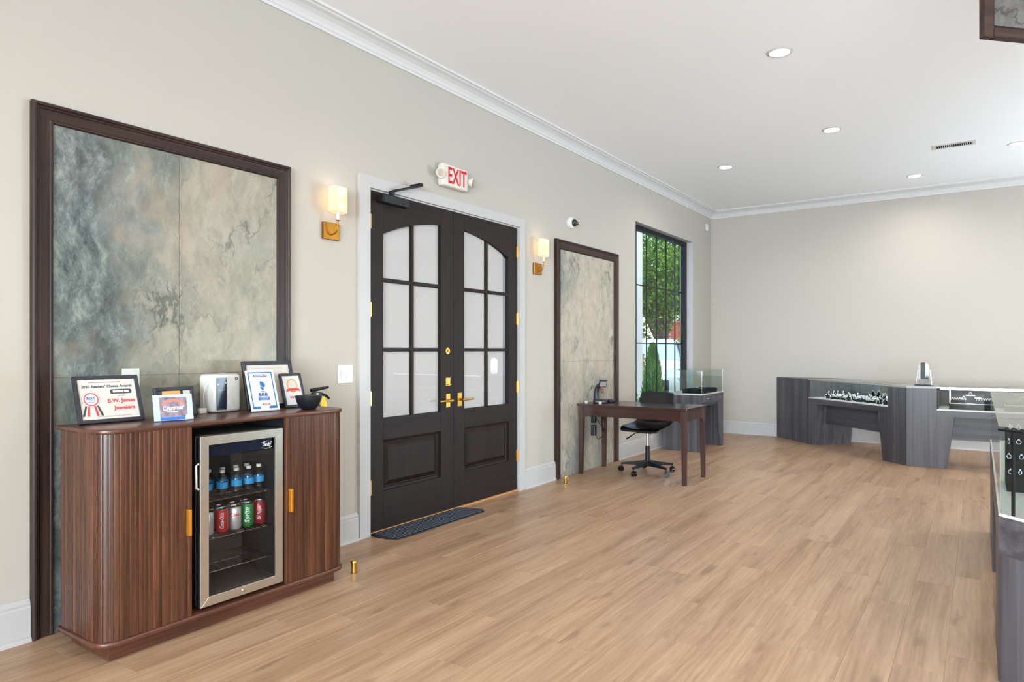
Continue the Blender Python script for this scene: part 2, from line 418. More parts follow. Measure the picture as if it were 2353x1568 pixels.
def text_bm(s, size, width=None, depth=.0006, shear=0, bold=0):
    cu = bpy.data.curves.new('t', 'FONT'); cu.body = s; cu.size = size; cu.align_x = 'CENTER'; cu.align_y = 'CENTER'; cu.extrude = depth / 2; cu.shear = shear; cu.offset = bold; cu.resolution_u = 3
    o = bpy.data.objects.new('t', cu); COL.objects.link(o)
    bpy.context.view_layer.update()
    me = bpy.data.meshes.new_from_object(o.evaluated_get(bpy.context.evaluated_depsgraph_get()))
    bm = bmesh.new(); bm.from_mesh(me); bpy.data.objects.remove(o); bpy.data.meshes.remove(me); bpy.data.curves.remove(cu)
    xs = [v.co.x for v in bm.verts]; w0 = max(xs) - min(xs)
    mid = (max(xs) + min(xs)) / 2; ys = [v.co.y for v in bm.verts]; my = (max(ys) + min(ys)) / 2
    k = (width / w0) if width else 1
    bm.transform(Matrix.Diagonal((k, 1, 1, 1)) @ Matrix.Translation((-mid, -my, 0)))
    return bm
def copy_tree(o, parent=None):
    c = o.copy(); COL.objects.link(c)
    if parent is not None: c.parent = parent
    for ch in list(o.children): copy_tree(ch, c)
    return c
# ================================================================ STRUCTURE
WY, WX, CZ = 3.50, 10.60, 3.47          # street wall, far wall, ceiling
X0, Y0 = -7.0, -7.0
# floor and planks
floor = struct(ob('floor', B((X0 - .2, WX + .2, Y0 - .2, WY + .25, -.12, -.005)), 'plank_wood'))
PW, PL = .178, 1.22
pl_bm = B((-PL / 2 + .0001, PL / 2 - .0001, -PW / 2 + .0001, PW / 2 - .0001, -.005, 0))
bmesh.ops.bevel(pl_bm, geom=[e for e in pl_bm.edges if min(v.co.z for v in e.verts) > -.001], offset=.0007, segments=1, affect='EDGES')
pl_me = bpy.data.meshes.new('plank'); pl_bm.to_mesh(pl_me); pl_bm.free(); pl_me.materials.append(M['plank_wood'])
fl = floor.location
y = WY - PW / 2; row = 0
while y > -1.55:
    x = .25 - random.random() * PL
    while x < WX - .001:
        ln = min(PL, WX - x)
        o = put('plank', pl_me, floor, (x + ln / 2 - fl.x, y - fl.y, -fl.z))
        o.scale = (ln / PL, 1, 1)
        x += PL
    y -= PW; row += 1
# ceiling with can openings
CANS = [(5.166, 1.202), (7.277, 1.202), (8.05, 2.485), (9.794, .668), (8.88, -.325), (3.05, 1.202), (.94, 1.202), (4.6, -1.7), (1.6, -1.7), (7.2, -2.4), (-1.2, 1.2), (9.8, -2.6), (-1.4, -1.7), (-4, 1.2), (-4, -1.7), (1.6, -4.6), (4.6, -4.6), (7.6, -4.8)]
def circ(cx, cy, r, n=28): return [(cx + r * math.cos(2 * PI * k / n), cy + r * math.sin(2 * PI * k / n)) for k in range(n)]
struct(ob('ceiling', prism([(X0, Y0), (WX, Y0), (WX, WY), (X0, WY)], CZ, CZ + .02, [circ(a, b, .074) for a, b in CANS]), 'ceiling_paint'))
struct(ob('ceiling', B((X0 - .2, WX + .2, Y0 - .2, WY + .2, CZ + .12, CZ + .2)), 'ceiling_paint'))  # unseen roof slab above the ceiling, put in to block sky light
# walls
DX0, DX1, DZ = 3.300, 5.172, 2.432
NX0, NX1, NZ0, NZ1 = 7.74, 9.77, .57, 2.895
struct(ob('wall_left', prism([(X0, -.1), (DX0, -.1), (DX0, DZ), (DX1, DZ), (DX1, -.1), (WX + .2, -.1), (WX + .2, CZ + .15), (X0, CZ + .15)], -.2, 0,
    [[(NX0, NZ0), (NX1, NZ0), (NX1, NZ1), (NX0, NZ1)]], M4=upright(WY)), 'wall_paint'))
BW = Matrix.Translation((WX, 0, 0)) @ Matrix.Rotation(PI / 2, 4, 'Z') @ XZ
struct(ob('wall_back', prism([(Y0 - .2, -.1), (WY, -.1), (WY, CZ + .15), (Y0 - .2, CZ + .15)], 0, .2, [[(-6.9, .5), (-4.1, .5), (-4.1, 3.0), (-6.9, 3.0)]], M4=BW), 'wall_paint'))
RW = Matrix.Translation((0, Y0, 0)) @ XZ
struct(ob('wall_right', prism([(X0, -.1), (WX, -.1), (WX, CZ + .15), (X0, CZ + .15)], 0, .2, [[(-6.4, .5), (3.0, .5), (3.0, 3.0), (-6.4, 3.0)]], M4=RW), 'wall_paint'))
FW = Matrix.Translation((X0, 0, 0)) @ Matrix.Rotation(PI / 2, 4, 'Z') @ XZ
struct(ob('wall_front', prism([(Y0, -.1), (WY, -.1), (WY, CZ + .15), (Y0, CZ + .15)], -.2, 0, [[(-6.7, .5), (.5, .5), (.5, 3.0), (-6.7, 3.0)]], M4=FW), 'wall_paint'))
for nm, bx in (('added_window_4', [(WX + .06, WX + .12, y, y + .05, .5, 3.0) for y in (-6.9, -5.5, -4.15)]), ('added_window_2', [(x, x + .05, Y0 - .12, Y0 - .06, .5, 3.0) for x in (-6.4, -4.05, -1.7, .65, 2.95)]), ('added_window_3', [(X0 - .12, X0 - .06, y, y + .05, .5, 3.0) for y in (-6.7, -4.3, -1.9, .45)])):  # unseen windows, added as openings for the fill lamps
    wr = struct(empty(nm, (bx[0][0], bx[0][2], .5)))
    for b in bx: ob('mullion', B(b), 'black_metal', wr)
# baseboards: body, top bead, quarter-round shoe
def baseboard(name, a, b, inward):
    """along the line a-b on the floor; inward is the unit direction into the room"""
    a = Vector((*a, 0)); b = Vector((*b, 0)); n = Vector((*inward, 0)); L = (b - a).length; d = (b - a).normalized()
    prof = [(0, 0), (.030, 0), (.029, .010), (.024, .019), (.017, .022), (.017, .150), (.013, .158), (.015, .168), (.010, .178), (.006, .188), (0, .190)]
    bm = bmesh.new(); e0 = [bm.verts.new(a + n * p + Vector((0, 0, q))) for p, q in prof]; e1 = [bm.verts.new(b + n * p + Vector((0, 0, q))) for p, q in prof]
    k = len(prof)
    for i in range(k): bm.faces.new((e0[i], e0[(i + 1) % k], e1[(i + 1) % k], e1[i]))
    bm.faces.new(e0[::-1]); bm.faces.new(e1)
    return struct(ob(name, bm, 'trim_white'))
for p, q in ((X0, 1.262), (2.639, 3.198), (5.254, 5.803), (7.209, WX)): baseboard('baseboard_left', (p, WY), (q, WY), (0, -1))
baseboard('baseboard_back', (WX, WY - .03), (WX, Y0), (-1, 0))
# crown
def crown(name, a, b, inward, m0, m1):
    a = Vector((*a, 0)); b = Vector((*b, 0)); n = Vector((*inward, 0)); d = (b - a).normalized()
    prof = [(0, 3.362), (.012, 3.362), (.014, 3.378), (.022, 3.384), (.032, 3.400), (.050, 3.420), (.078, 3.436), (.104, 3.444), (.112, 3.452), (.128, 3.454), (.132, 3.4695), (0, 3.4695)]
    bm = bmesh.new(); k = len(prof)
    e0 = [bm.verts.new(a + n * p + d * p * m0 + Vector((0, 0, q))) for p, q in prof]; e1 = [bm.verts.new(b + n * p - d * p * m1 + Vector((0, 0, q))) for p, q in prof]
    for i in range(k): bm.faces.new((e0[i], e0[(i + 1) % k], e1[(i + 1) % k], e1[i]))
    bm.faces.new(e0[::-1]); bm.faces.new(e1)
    return struct(ob(name, bm, 'crown_paint'))
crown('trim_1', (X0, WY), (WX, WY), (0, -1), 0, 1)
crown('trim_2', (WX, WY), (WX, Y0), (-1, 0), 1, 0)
# door casing and jamb
cas = struct(empty('trim_3', (4.236, WY, 0)))
CO, CI = (3.205, 5.247, 2.507), (DX0 + .004, DX1 - .004, DZ - .004)
ob('side_casing', B((CO[0], CI[0], WY - .022, WY, 0, CI[2])), 'trim_white', cas)
ob('side_casing', B((CI[1], CO[1], WY - .022, WY, 0, CI[2])), 'trim_white', cas)
ob('head_casing', B((CO[0], CO[1], WY - .022, WY, CI[2], CO[2])), 'trim_white', cas)
ob('jamb', B((DX0, DX0 + .014, WY, WY + .2, 0, DZ)), 'trim_white', cas)
ob('jamb', B((DX1 - .014, DX1, WY, WY + .2, 0, DZ)), 'trim_white', cas)
ob('head_jamb', B((DX0 + .014, DX1 - .014, WY, WY + .2, DZ - .014, DZ)), 'trim_white', cas)
ob('threshold', B((DX0 + .014, DX1 - .014, WY - .005, WY + .16, 0, .018), r=.004), 'sill_tan', cas)

# ---------------------------------------------------------------- double door
DM = 4.236; YF, YB = WY + .004, WY + .048
def arch_z(x): return 2.292 - 1.95 + math.sqrt(1.95 ** 2 - (x - DM) ** 2)
def leaf(name, xa, xb, pa, pb, hinge_x, side):
    """leaf from xa to xb, glazed opening pa..pb"""
    d = struct(empty(name, ((xa + xb) / 2, YF, .022)))
    z0, z1 = .022, DZ - .018
    ob('stile', B((xa, pa, YF, YB, z0, z1), r=.002), 'door_wood', d)
    ob('stile', B((pb, xb, YF, YB, z0, z1), r=.002), 'door_wood', d)
    n = 18; arc = [(pa + (pb - pa) * k / n, arch_z(pa + (pb - pa) * k / n)) for k in range(n + 1)]
    ob('arched_rail', prism([(pb, z1), (pa, z1)] + arc, -(YB - YF), 0, M4=upright(YF)), 'door_wood_rail', d)
    ob('lock_rail', B((pa, pb, YF, YB, .655, .812), r=.002), 'door_wood_rail', d)
    ob('bottom_rail', B((pa, pb, YF, YB, z0, .292), r=.002), 'door_wood_rail', d)
    # raised panel
    bm = bmesh.new(); r0 = [(pa, .292), (pb, .292), (pb, .655), (pa, .655)]
    ins = [(0, .016), (.018, .022), (.022, .030), (.030, .030), (.062, .012), (.066, .012)]
    loops = []
    for q, dep in ins:
        loops.append([bm.verts.new((x + (q if x == pa else -q), YF + dep, z + (q if z == .292 else -q))) for x, z in r0])
    for a, b in zip(loops, loops[1:]):
        for k in range(4): bm.faces.new((a[k], a[(k + 1) % 4], b[(k + 1) % 4], b[k]))
    bm.faces.new(loops[-1])
    ob('raised_panel', bm, 'door_wood', d)
    # muntins and panes
    mx = (pa + pb) / 2; rows = [.812, 1.300, 1.800, None]; mt = .0145
    ob('muntin', B((mx - mt, mx + mt, YF + .008, YB - .004, .812, arch_z(mx) + .002), r=.004), 'door_wood', d)
    for zz in rows[1:3]:
        for u, v in ((pa, mx - mt), (mx + mt, pb)): ob('muntin', B((u, v, YF + .008, YB - .004, zz - mt, zz + mt), r=.004), 'door_wood_rail', d)
    for ci, (u, v) in enumerate(((pa, mx - mt), (mx + mt, pb))):
        for ri in range(3):
            b = rows[ri] + (mt if ri else 0)
            if ri < 2: poly = [(u, b), (v, b), (v, rows[ri + 1] - mt), (u, rows[ri + 1] - mt)]
            else: poly = [(v, b), (v, arch_z(v))] + [(v + (u - v) * k / 8, arch_z(v + (u - v) * k / 8)) for k in range(1, 9)] + [(u, b)]
            p = ob('pane', prism(poly, -.026, -.020, M4=upright(YF)), 'clear_glass', d)
            # white film behind the glass; it stops short at the outer edge of the right leaf
            gl = .012 if (side < 0 and ci == 0) else 0; gr = .058 if (side > 0 and ci == 1) else 0
            f = [(min(max(x, u + gl), v - gr), z) for x, z in poly]
            ob('frosted_film', prism(f, -.030, -.028, M4=upright(YF)), 'frost_film', p)
    for zc in (2.20, 1.583, .958, .332):
        h = ob('hinge', cyl((hinge_x, YF - .006, zc - .052), (hinge_x, YF - .006, zc + .052), .0065, n=10), 'brass', d, smooth=True)
        ob('hinge_leaf', B((hinge_x - (.0 if side < 0 else .018), hinge_x + (.018 if side < 0 else .0), YF - .002, YF, zc - .05, zc + .05)), 'brass', h)
    return d
dl = leaf('door_1', 3.318, DM - .0015, 3.452, 4.078, 3.318, -1)
dr = leaf('door_2', DM + .0015, 5.154, 4.374, 5.020, 5.154, 1)
def lever(d, x, z, side):
    p = ob('lever_plate', B((x - .026, x + .026, YF - .009, YF, z - .055, z + .055), r=.003), 'brass', d)
    ob('spindle', cyl((x, YF - .009, z), (x, YF - .05, z), .011, n=14), 'brass', p, smooth=True)
    ob('lever_grip', tube([(x - side * .012, YF - .047, z), (x + side * .03, YF - .05, z), (x + side * .13, YF - .046, z + .002)], [.010, .009, .008], 10), 'brass', p, smooth=True)
lever(dl, 4.160, .893, -1); lever(dr, 4.306, .893, 1)
p = ob('thumb_plate', B((4.132, 4.186, YF - .009, YF, 1.008, 1.078), r=.003), 'brass', dl)
ob('thumb_turn', B((4.142, 4.182, YF - .026, YF - .009, 1.017, 1.027), r=.003), 'brass', p)
p = ob('viewer_ring', cyl((4.158, YF, 1.290), (4.158, YF - .006, 1.290), .026, n=24), 'brass', dl, smooth=True)
ob('viewer_lens', cyl((4.158, YF - .006, 1.290), (4.158, YF - .012, 1.290), .010, n=16), 'brass_matte', p, smooth=True)
# astragal on the right leaf
ob('meeting_strip', B((DM - .004, DM + .02, YB, YB + .012, .03, DZ - .02)), 'door_wood', dr)
# door closer (screwed to the left leaf and the head casing)
cl = tag(empty('door_closer', (3.53, WY, 2.33)), 'black door closer with folding arm above the left door leaf', 'door closer')
ob('body', B((3.40, 3.66, YF - .062, YF - .0005, 2.340, 2.400), r=.006), 'black_metal', cl)
ob('end_cap', B((3.392, 3.402, YF - .055, YF - .003, 2.346, 2.394), r=.003), 'black_metal', cl)
ob('arm', B((3.480, 3.512, YF - .056, YF - .022, 2.400, 2.436), r=.004), 'black_metal', cl)
ob('forearm', tube([(3.495, YF - .045, 2.434), (3.53, YF - .060, 2.446), (3.735, YF - .100, 2.512)], .009, 8), 'black_metal', cl)
ob('shoe', B((3.722, 3.752, WY - .108, WY - .0005, 2.509, 2.532), r=.004), 'black_metal', cl)

# ---------------------------------------------------------------- street window
wn = struct(empty('window_1', ((NX0 + NX1) / 2, WY + .09, NZ0)))
FY0, FY1 = WY + .09, WY + .16
def frame_ring(x0, x1, z0, z1, t): return [('frame_side', (x0, x0 + t, FY0, FY1, z0, z1)), ('frame_side', (x1 - t, x1, FY0, FY1, z0, z1)), ('frame_head', (x0 + t, x1 - t, FY0, FY1, z1 - t, z1)), ('frame_sill', (x0 + t, x1 - t, FY0, FY1, z0, z0 + t))]
for nm, b in frame_ring(NX0 + .003, NX1 - .003, NZ0 + .003, NZ1 - .003, .055): ob(nm, B(b, r=.003), 'black_metal', wn)
gx = [8.088, 8.426, 8.764, 9.102, 9.440]; gz = [1.386, 2.143]
xs = [NX0 + .058] + gx + [NX1 - .058]; zs = [NZ0 + .058] + gz + [NZ1 - .058]
for x in gx: ob('glazing_bar', B((x - .007, x + .007, WY + .143, WY + .157, zs[0], zs[-1])), 'black_metal', wn)
for z in gz:
    for a, b in zip(xs, xs[1:]): ob('glazing_bar', B((a + .007, b - .007, WY + .143, WY + .157, z - .007, z + .007)), 'black_metal', wn)
for a, b in zip(xs, xs[1:]):
    for c, d in zip(zs, zs[1:]): ob('pane', B((a, b, WY + .148, WY + .152, c, d)), 'window_glass', wn)
ob('sill_board', B((NX0 + .002, NX1 - .002, WY - .03, WY + .088, NZ0 + .0005, NZ0 + .022), r=.004), 'trim_white', wn)
ob('reveal', B((NX1 - .004, NX1 - .0005, WY - .001, WY + .088, NZ0 + .03, NZ1 - .001)), 'trim_white', wn)
ob('reveal', B((NX0 + .0005, NX0 + .004, WY - .001, WY + .088, NZ0 + .03, NZ1 - .001)), 'trim_white', wn)
ob('reveal', B((NX0 + .004, NX1 - .004, WY - .001, WY + .088, NZ1 - .004, NZ1 - .0005)), 'trim_white', wn)

# ---------------------------------------------------------------- stone panels in dark frames
def stone_panel(name, xo0, xo1, zo, wdt, seam_x, seam_z, mat, label):
    p = tag(empty(name, ((xo0 + xo1) / 2, WY, 0)), label, 'wall panel')
    g = .0012; xi0, xi1, zi = xo0 + wdt, xo1 - wdt, zo - wdt
    for a, b in ((xi0 - .004, seam_x - g), (seam_x + g, xi1 + .004)):
        for c, d in ((.002, seam_z - g), (seam_z + g, zi + .004)):
            ob('stone_tile', B((a, b, WY - .012, WY - .0005, c, d)), mat, p)
    ob('grout', B((seam_x - g, seam_x + g, WY - .010, WY - .001, .002, zi)), 'grout', p)
    # mitred, stepped frame: (distance from the outer edge, height off the wall)
    prof = [(0, 0), (0, .030), (.006, .036), (.014, .036), (.020, .028), (.026, .028), (.030, .022), (.036, .020), (.072, .020), (.076, .024), (.083, .024), (wdt, .016), (wdt, 0)]
    def sweep(pts):   # pts: function (q)-> list of 2 path points (x,z) at inset q
        bm = bmesh.new(); k = len(prof)
        e = [[bm.verts.new((pts(q)[i][0], WY - hgt, pts(q)[i][1])) for q, hgt in prof] for i in (0, 1)]
        for i in range(k): bm.faces.new((e[0][i], e[0][(i + 1) % k], e[1][(i + 1) % k], e[1][i]))
        bm.faces.new(e[0][::-1]); bm.faces.new(e[1]); return bm
    ob('frame_side', sweep(lambda q: [(xo0 + q, 0.0), (xo0 + q, zo - q)]), 'frame_wood', p)
    ob('frame_side', sweep(lambda q: [(xo1 - q, 0.0), (xo1 - q, zo - q)]), 'frame_wood', p)
    ob('frame_head', sweep(lambda q: [(xo0 + q, zo - q), (xo1 - q, zo - q)]), 'frame_wood_head', p)
    return p
stone_panel('stone_panel', 1.264, 2.637, 2.418, .088, 1.945, 1.171, 'stone_green', 'large grey-green stone panel in a dark frame behind the walnut cabinet')
stone_panel('stone_panel', 5.805, 7.207, 2.412, .096, 6.505, 1.177, 'stone_grey', 'tall grey stone panel in a dark frame behind the small desk')
# ================================================================ CEILING AND WALL FITTINGS
CAN_LABELS = ['recessed ceiling light nearest the camera, large and warm', 'recessed ceiling light second from the camera in the middle row', 'recessed ceiling light near the street window corner',
  'recessed ceiling light nearest the far wall, above the corner cabinet', 'recessed ceiling light beside the air vent at the right picture edge']
can_n = 0
for i, (a, b) in enumerate(CANS):
    c = tag(empty('recessed_light', (a, b, CZ)), CAN_LABELS[i] if i < 5 else 'recessed ceiling light outside the picture', 'ceiling light', 'recessed ceiling lights')
    ob('trim_ring', lathe([(.068, -.001), (.070, -.006), (.084, -.005), (.092, -.0005), (.084, 0), (.070, .012)], 28, (a, b, CZ), close=True), 'white_plastic', c, smooth=True)
    ob('baffle', lathe([(.0715, -.004), (.0735, -.004), (.0735, .055), (.0715, .055)], 28, (a, b, CZ), close=True), 'white_plastic', c, smooth=True)
    ob('lens', cyl((a, b, CZ + .030), (a, b, CZ + .036), .0713, n=28), 'lamp_glow', c)
    l = bpy.data.lights.new('can_lamp', 'AREA'); l.shape = 'DISK'; l.size = .13; l.energy = 15; l.color = (1, .96, .90)
    lo = bpy.data.objects.new('can_lamp', l); COL.objects.link(lo); lo.parent = c; lo.location = (0, 0, .024)
# air vent
v = tag(empty('air_vent', (8.56, .228, CZ)), 'white slotted air vent in the ceiling', 'vent')
VX0, VX1, VY0, VY1 = 8.475, 8.645, .035, .42
ob('frame', prism([(VX0, VY0), (VX1, VY0), (VX1, VY1), (VX0, VY1)], CZ - .005, CZ - .0005, [[(VX0 + .028, VY0 + .028), (VX1 - .028, VY0 + .028), (VX1 - .028, VY1 - .028), (VX0 + .028, VY1 - .028)]]), 'white_plastic', v)
ob('duct_backing', B((VX0 + .02, VX1 - .02, VY0 + .02, VY1 - .02, CZ - .0018, CZ - .0006)), 'black_felt', v)
for k in range(18):
    yy = VY0 + .034 + k * (VY1 - VY0 - .068) / 17
    ob('louvre', B((VX0 + .028, VX1 - .028, yy - .0028, yy + .0028, CZ - .0042, CZ - .0022)), 'white_plastic', v)
# exit sign
ex = tag(empty('exit_sign', (4.19, WY, 2.575)), 'white exit sign with red letters and two lamp heads above the door', 'exit sign')
ob('housing', B((4.03, 4.345, WY - .062, WY - .0005, 2.588, 2.765), r=.016, seg=3), 'exit_white', ex, smooth=True)
bm = text_bm('EXIT', .155, .228, .002, bold=.002); ys = [q.co.y for q in bm.verts]; k = .128 / (max(ys) - min(ys))
bm.transform(Matrix.Translation((4.205, WY - .0635, 2.678)) @ XZ @ Matrix.Diagonal((1, k, 1, 1)))
ob('letters', bm, 'exit_red', ex)
for sx, xx in ((-1, 4.012), (1, 4.372)):
    h = ob('lamp_head', lathe([(0, 0), (.020, .004), (.036, .022), (.040, .046), (.036, .050), (0, .046)], 20), 'exit_white', ex, local=True, smooth=True)
    h.matrix_local = Matrix.Translation((xx - 4.19, -.030, .105)) @ Matrix.Rotation(sx * .45, 4, 'Z') @ Matrix.Rotation(PI / 2 + .2, 4, 'X')
    MW[h.name] = MW[ex.name] @ h.matrix_local
    ob('reflector', lathe([(0, .0475), (.020, .0485), (.027, .0510), (.029, .0522), (.024, .0515), (0, .050)], 20), 'steel', h, local=True, smooth=True)
# sconces
def sconce(x, label):
    s = tag(empty('wall_sconce', (x, WY, 2.02)), label, 'wall lamp', 'brass wall sconces')
    ob('back_plate', B((x - .066, x + .066, WY - .022, WY - .0005, 2.018, 2.130), r=.004), 'brass_matte', s)
    ob('arm', tube(bez((x - .010, WY - .020, 2.050), (x - .002, WY - .055, 2.045), (x, WY - .082, 2.062), (x, WY - .082, 2.135), 10), .0048, 10), 'brass_matte', s, smooth=True)
    ob('cup', lathe([(.004, 0), (.013, .004), (.013, .008), (.004, .008)], 16, (x, WY - .082, 2.132), close=True), 'brass_matte', s, smooth=True)
    ob('candle_sleeve', cyl((x, WY - .082, 2.140), (x, WY - .082, 2.215), .0105, n=16), 'white_plastic', s, smooth=True)
    out = rrect(x - .058, x + .058, WY - .112, WY - .052, .012, 4); inn = rrect(x - .0565, x + .0565, WY - .1105, WY - .0535, .011, 4)
    sh = ob('shade', prism(out, 2.190, 2.350, [inn]), 'shade_fabric', s)
    for z in (2.187, 2.349): ob('shade_trim', prism(rrect(x - .0595, x + .0595, WY - .1135, WY - .0505, .0125, 4), z, z + .004, [inn]), 'paper', sh)
    for zz, pw in ((2.325, .34), (2.215, .26)):
        l = bpy.data.lights.new('sconce_bulb', 'POINT'); l.energy = pw; l.color = (1, .93, .84); l.shadow_soft_size = .018
        lo = bpy.data.objects.new('sconce_bulb', l); COL.objects.link(lo); lo.parent = s; lo.location = (0, -.082, zz - 2.02)
sconce(2.962, 'brass wall sconce with cream shade left of the double door')
sconce(5.475, 'brass wall sconce with cream shade right of the double door')
# dome camera
dc = tag(empty('security_camera', (6.11, WY, 2.615)), 'white turret security camera with black eye above the tall stone panel', 'security camera')
bm = lathe([(0, 0), (.062, 0), (.064, .012), (.056, .034), (.046, .042), (0, .042)], 28); bm.transform(Matrix.Translation((6.11, WY, 2.615)) @ Matrix.Rotation(PI / 2, 4, 'X'))
ob('base', bm, 'white_plastic', dc, smooth=True)
bm = bmesh.new(); bmesh.ops.create_uvsphere(bm, u_segments=20, v_segments=14, radius=.036); bm.transform(Matrix.Translation((6.122, WY - .050, 2.612)))
e_ = ob('eyeball', bm, 'black_plastic', dc, smooth=True)
ob('lens', cyl((6.140, WY - .076, 2.606), (6.148, WY - .090, 2.602), .014, n=16), 'black_gloss', e_, smooth=True)
# light switch
sw = tag(empty('light_switch', (3.093, WY, 1.07)), 'white double rocker light switch between cabinet and door', 'light switch')
ob('plate', B((3.028, 3.158, WY - .006, WY - .0005, 1.075, 1.199), r=.002), 'white_plastic', sw)
for xx in (3.068, 3.118): ob('rocker', B((xx - .017, xx + .017, WY - .011, WY - .006, 1.104, 1.170), r=.002), 'paper_white', sw)
# outlet plate on the big stone panel
po = tag(empty('outlet_plate', (1.695, WY - .012, 1.08)), 'white cover plate on the green stone behind the award frame', 'outlet')
ob('plate', B((1.652, 1.738, WY - .018, WY - .0125, 1.082, 1.206), r=.002), 'white_plastic', po)
for zz in (1.118, 1.168): ob('socket', B((1.678, 1.712, WY - .021, WY - .018, zz - .014, zz + .014), r=.002), 'paper_white', po)
# motion sensor
se = tag(empty('motion_sensor', (10.354, WY, 3.14)), 'small white motion sensor high in the far corner', 'sensor')
ob('case', B((10.325, 10.385, WY - .035, WY - .0005, 3.145, 3.25), r=.01), 'white_plastic', se, smooth=True)
ob('window', B((10.338, 10.372, WY - .037, WY - .034, 3.16, 3.20), r=.001), 'paper', se)
# hanging framed panel at the top right (runs parallel to the diagonal counters)
hp = tag(empty('hanging_panel', (3.62, -.02, 2.675), -PI / 4), 'dark framed panel hanging from the ceiling at the top right corner', 'hanging panel')
Lh, Hh = 1.3, .66
for nm, b in (('frame_side', (0, .045, 0, .036, 0, Hh)), ('frame_side', (Lh - .045, Lh, 0, .036, 0, Hh)), ('frame_rail', (.045, Lh - .045, 0, .036, 0, .045)), ('frame_rail', (.045, Lh - .045, 0, .036, Hh - .045, Hh))):
    ob(nm, B(b, r=.006), 'frame_wood_head', hp, local=True)
for nm, b in (('inner_bead', (.045, .058, .010, .03, .045, Hh - .045)), ('inner_bead', (.058, Lh - .058, .010, .03, .045, .058))): ob(nm, B(b, r=.003), 'door_wood', hp, local=True)
for k in range(5):
    a = .058 + k * (Lh - .116) / 5; s_ = (Lh - .116) / 5
    ob('panel', B((a + .002, a + s_ - .002, .016, .030, .058, Hh - .046), r=.003), 'dark_slab', hp, local=True)
for xx in (.15, Lh - .15): ob('hanger_rod', cyl((xx, .018, Hh), (xx, .018, CZ - 2.675), .008, n=10), 'black_metal', hp, local=True)

# ================================================================ WALNUT CABINET
KX0, KX1, KY0, KY1, KR = 1.300, 2.622, 2.930, 3.325, .10
cab = tag(empty('tambour_cabinet', ((KX0 + KX1) / 2, (KY0 + KY1) / 2, 0)), 'walnut tambour cabinet with rounded corners and a drinks fridge niche', 'cabinet')
def dshape(x0, x1, y0, y1, r, n=10):      # rounded only at the two front corners
    pts = [(x0, y1)] + [(x0 + r - r * math.cos(k * PI / 2 / n), y0 + r - r * math.sin(k * PI / 2 / n)) for k in range(n + 1)]
    pts += [(x1 - r + r * math.sin(k * PI / 2 / n), y0 + r - r * math.cos(k * PI / 2 / n)) for k in range(n + 1)] + [(x1, y1)]
    return pts
ob('plinth', B((1.362, 2.560, 2.985, 3.325, 0, .068), r=.002), 'walnut_top', cab)
ob('base_plate', prism(dshape(KX0, KX1, KY0, KY1, KR), .068, .092, r=.009, seg=3), 'walnut_top', cab, smooth=True)
ob('top_plate', prism(dshape(KX0, KX1, KY0, KY1, KR), .950, .970, r=.006, seg=3), 'walnut_top', cab, smooth=True)
NI0, NI1 = 1.700, 2.205
def half(x0, x1, side, ins):
    full = dshape(KX0 + ins, KX1 - ins, KY0 + ins, KY1 - .004, KR - ins)
    if side < 0: return [p for p in full if p[0] <= 1.7] + [(x1, KY0 + ins), (x1, KY1 - .004)]
    return [(x0, KY1 - .004), (x0, KY0 + ins)] + [p for p in full if p[0] >= 2.2]
ob('side_body', prism(half(0, NI0, -1, .018), .092, .950), 'walnut', cab)
ob('side_body', prism(half(NI1, 0, 1, .018), .092, .950), 'walnut', cab)
ob('niche_back', B((NI0, NI1, 3.300, 3.321, .092, .950)), 'dark_interior', cab)
ob('niche_lining', B((NI0 + .0005, NI0 + .004, 2.955, 3.300, .092, .950)), 'black_plastic', cab)
ob('niche_lining', B((NI1 - .004, NI1 - .0005, 2.955, 3.300, .092, .950)), 'black_plastic', cab)
# fluted slats round each end: both ends are sliding tambour doors
SW = .0195
sb = bmesh.new(); prof = [(-SW / 2 + .0003, 0), (-SW / 2 + .0002, .0060), (-SW / 2 + .0014, .0068), (-SW / 4, .0074), (0, .0076), (SW / 4, .0074), (SW / 2 - .0014, .0068), (SW / 2 - .0002, .0060), (SW / 2 - .0003, 0)]
lo = [sb.verts.new((a, -b, 0)) for a, b in prof]; hi = [sb.verts.new((a, -b, .857)) for a, b in prof]
for k in range(len(prof)): sb.faces.new((lo[k], lo[(k + 1) % 9], hi[(k + 1) % 9], hi[k]))
sb.faces.new(lo); sb.faces.new(hi[::-1]); bmesh.ops.recalc_face_normals(sb, faces=sb.faces)
slat_me = bpy.data.meshes.new('slat'); sb.to_mesh(slat_me); sb.free(); slat_me.materials.append(M['walnut'])
ins = .0175; R2 = KR - ins
def outline_pt(s, side):
    """point and outward angle at distance s from the rear corner"""
    a = KY1 - .006 - (KY0 + KR); arc = R2 * PI / 2
    if s < a: x, y, t = KX0 + ins, KY1 - .006 - s, 0
    elif s < a + arc:
        t = (s - a) / R2; x, y = KX0 + KR - R2 * math.cos(t), KY0 + KR - R2 * math.sin(t)
    else: x, y, t = KX0 + KR + (s - a - arc), KY0 + ins, PI / 2
    if side > 0: x = KX0 + KX1 - x
    return x, y, t
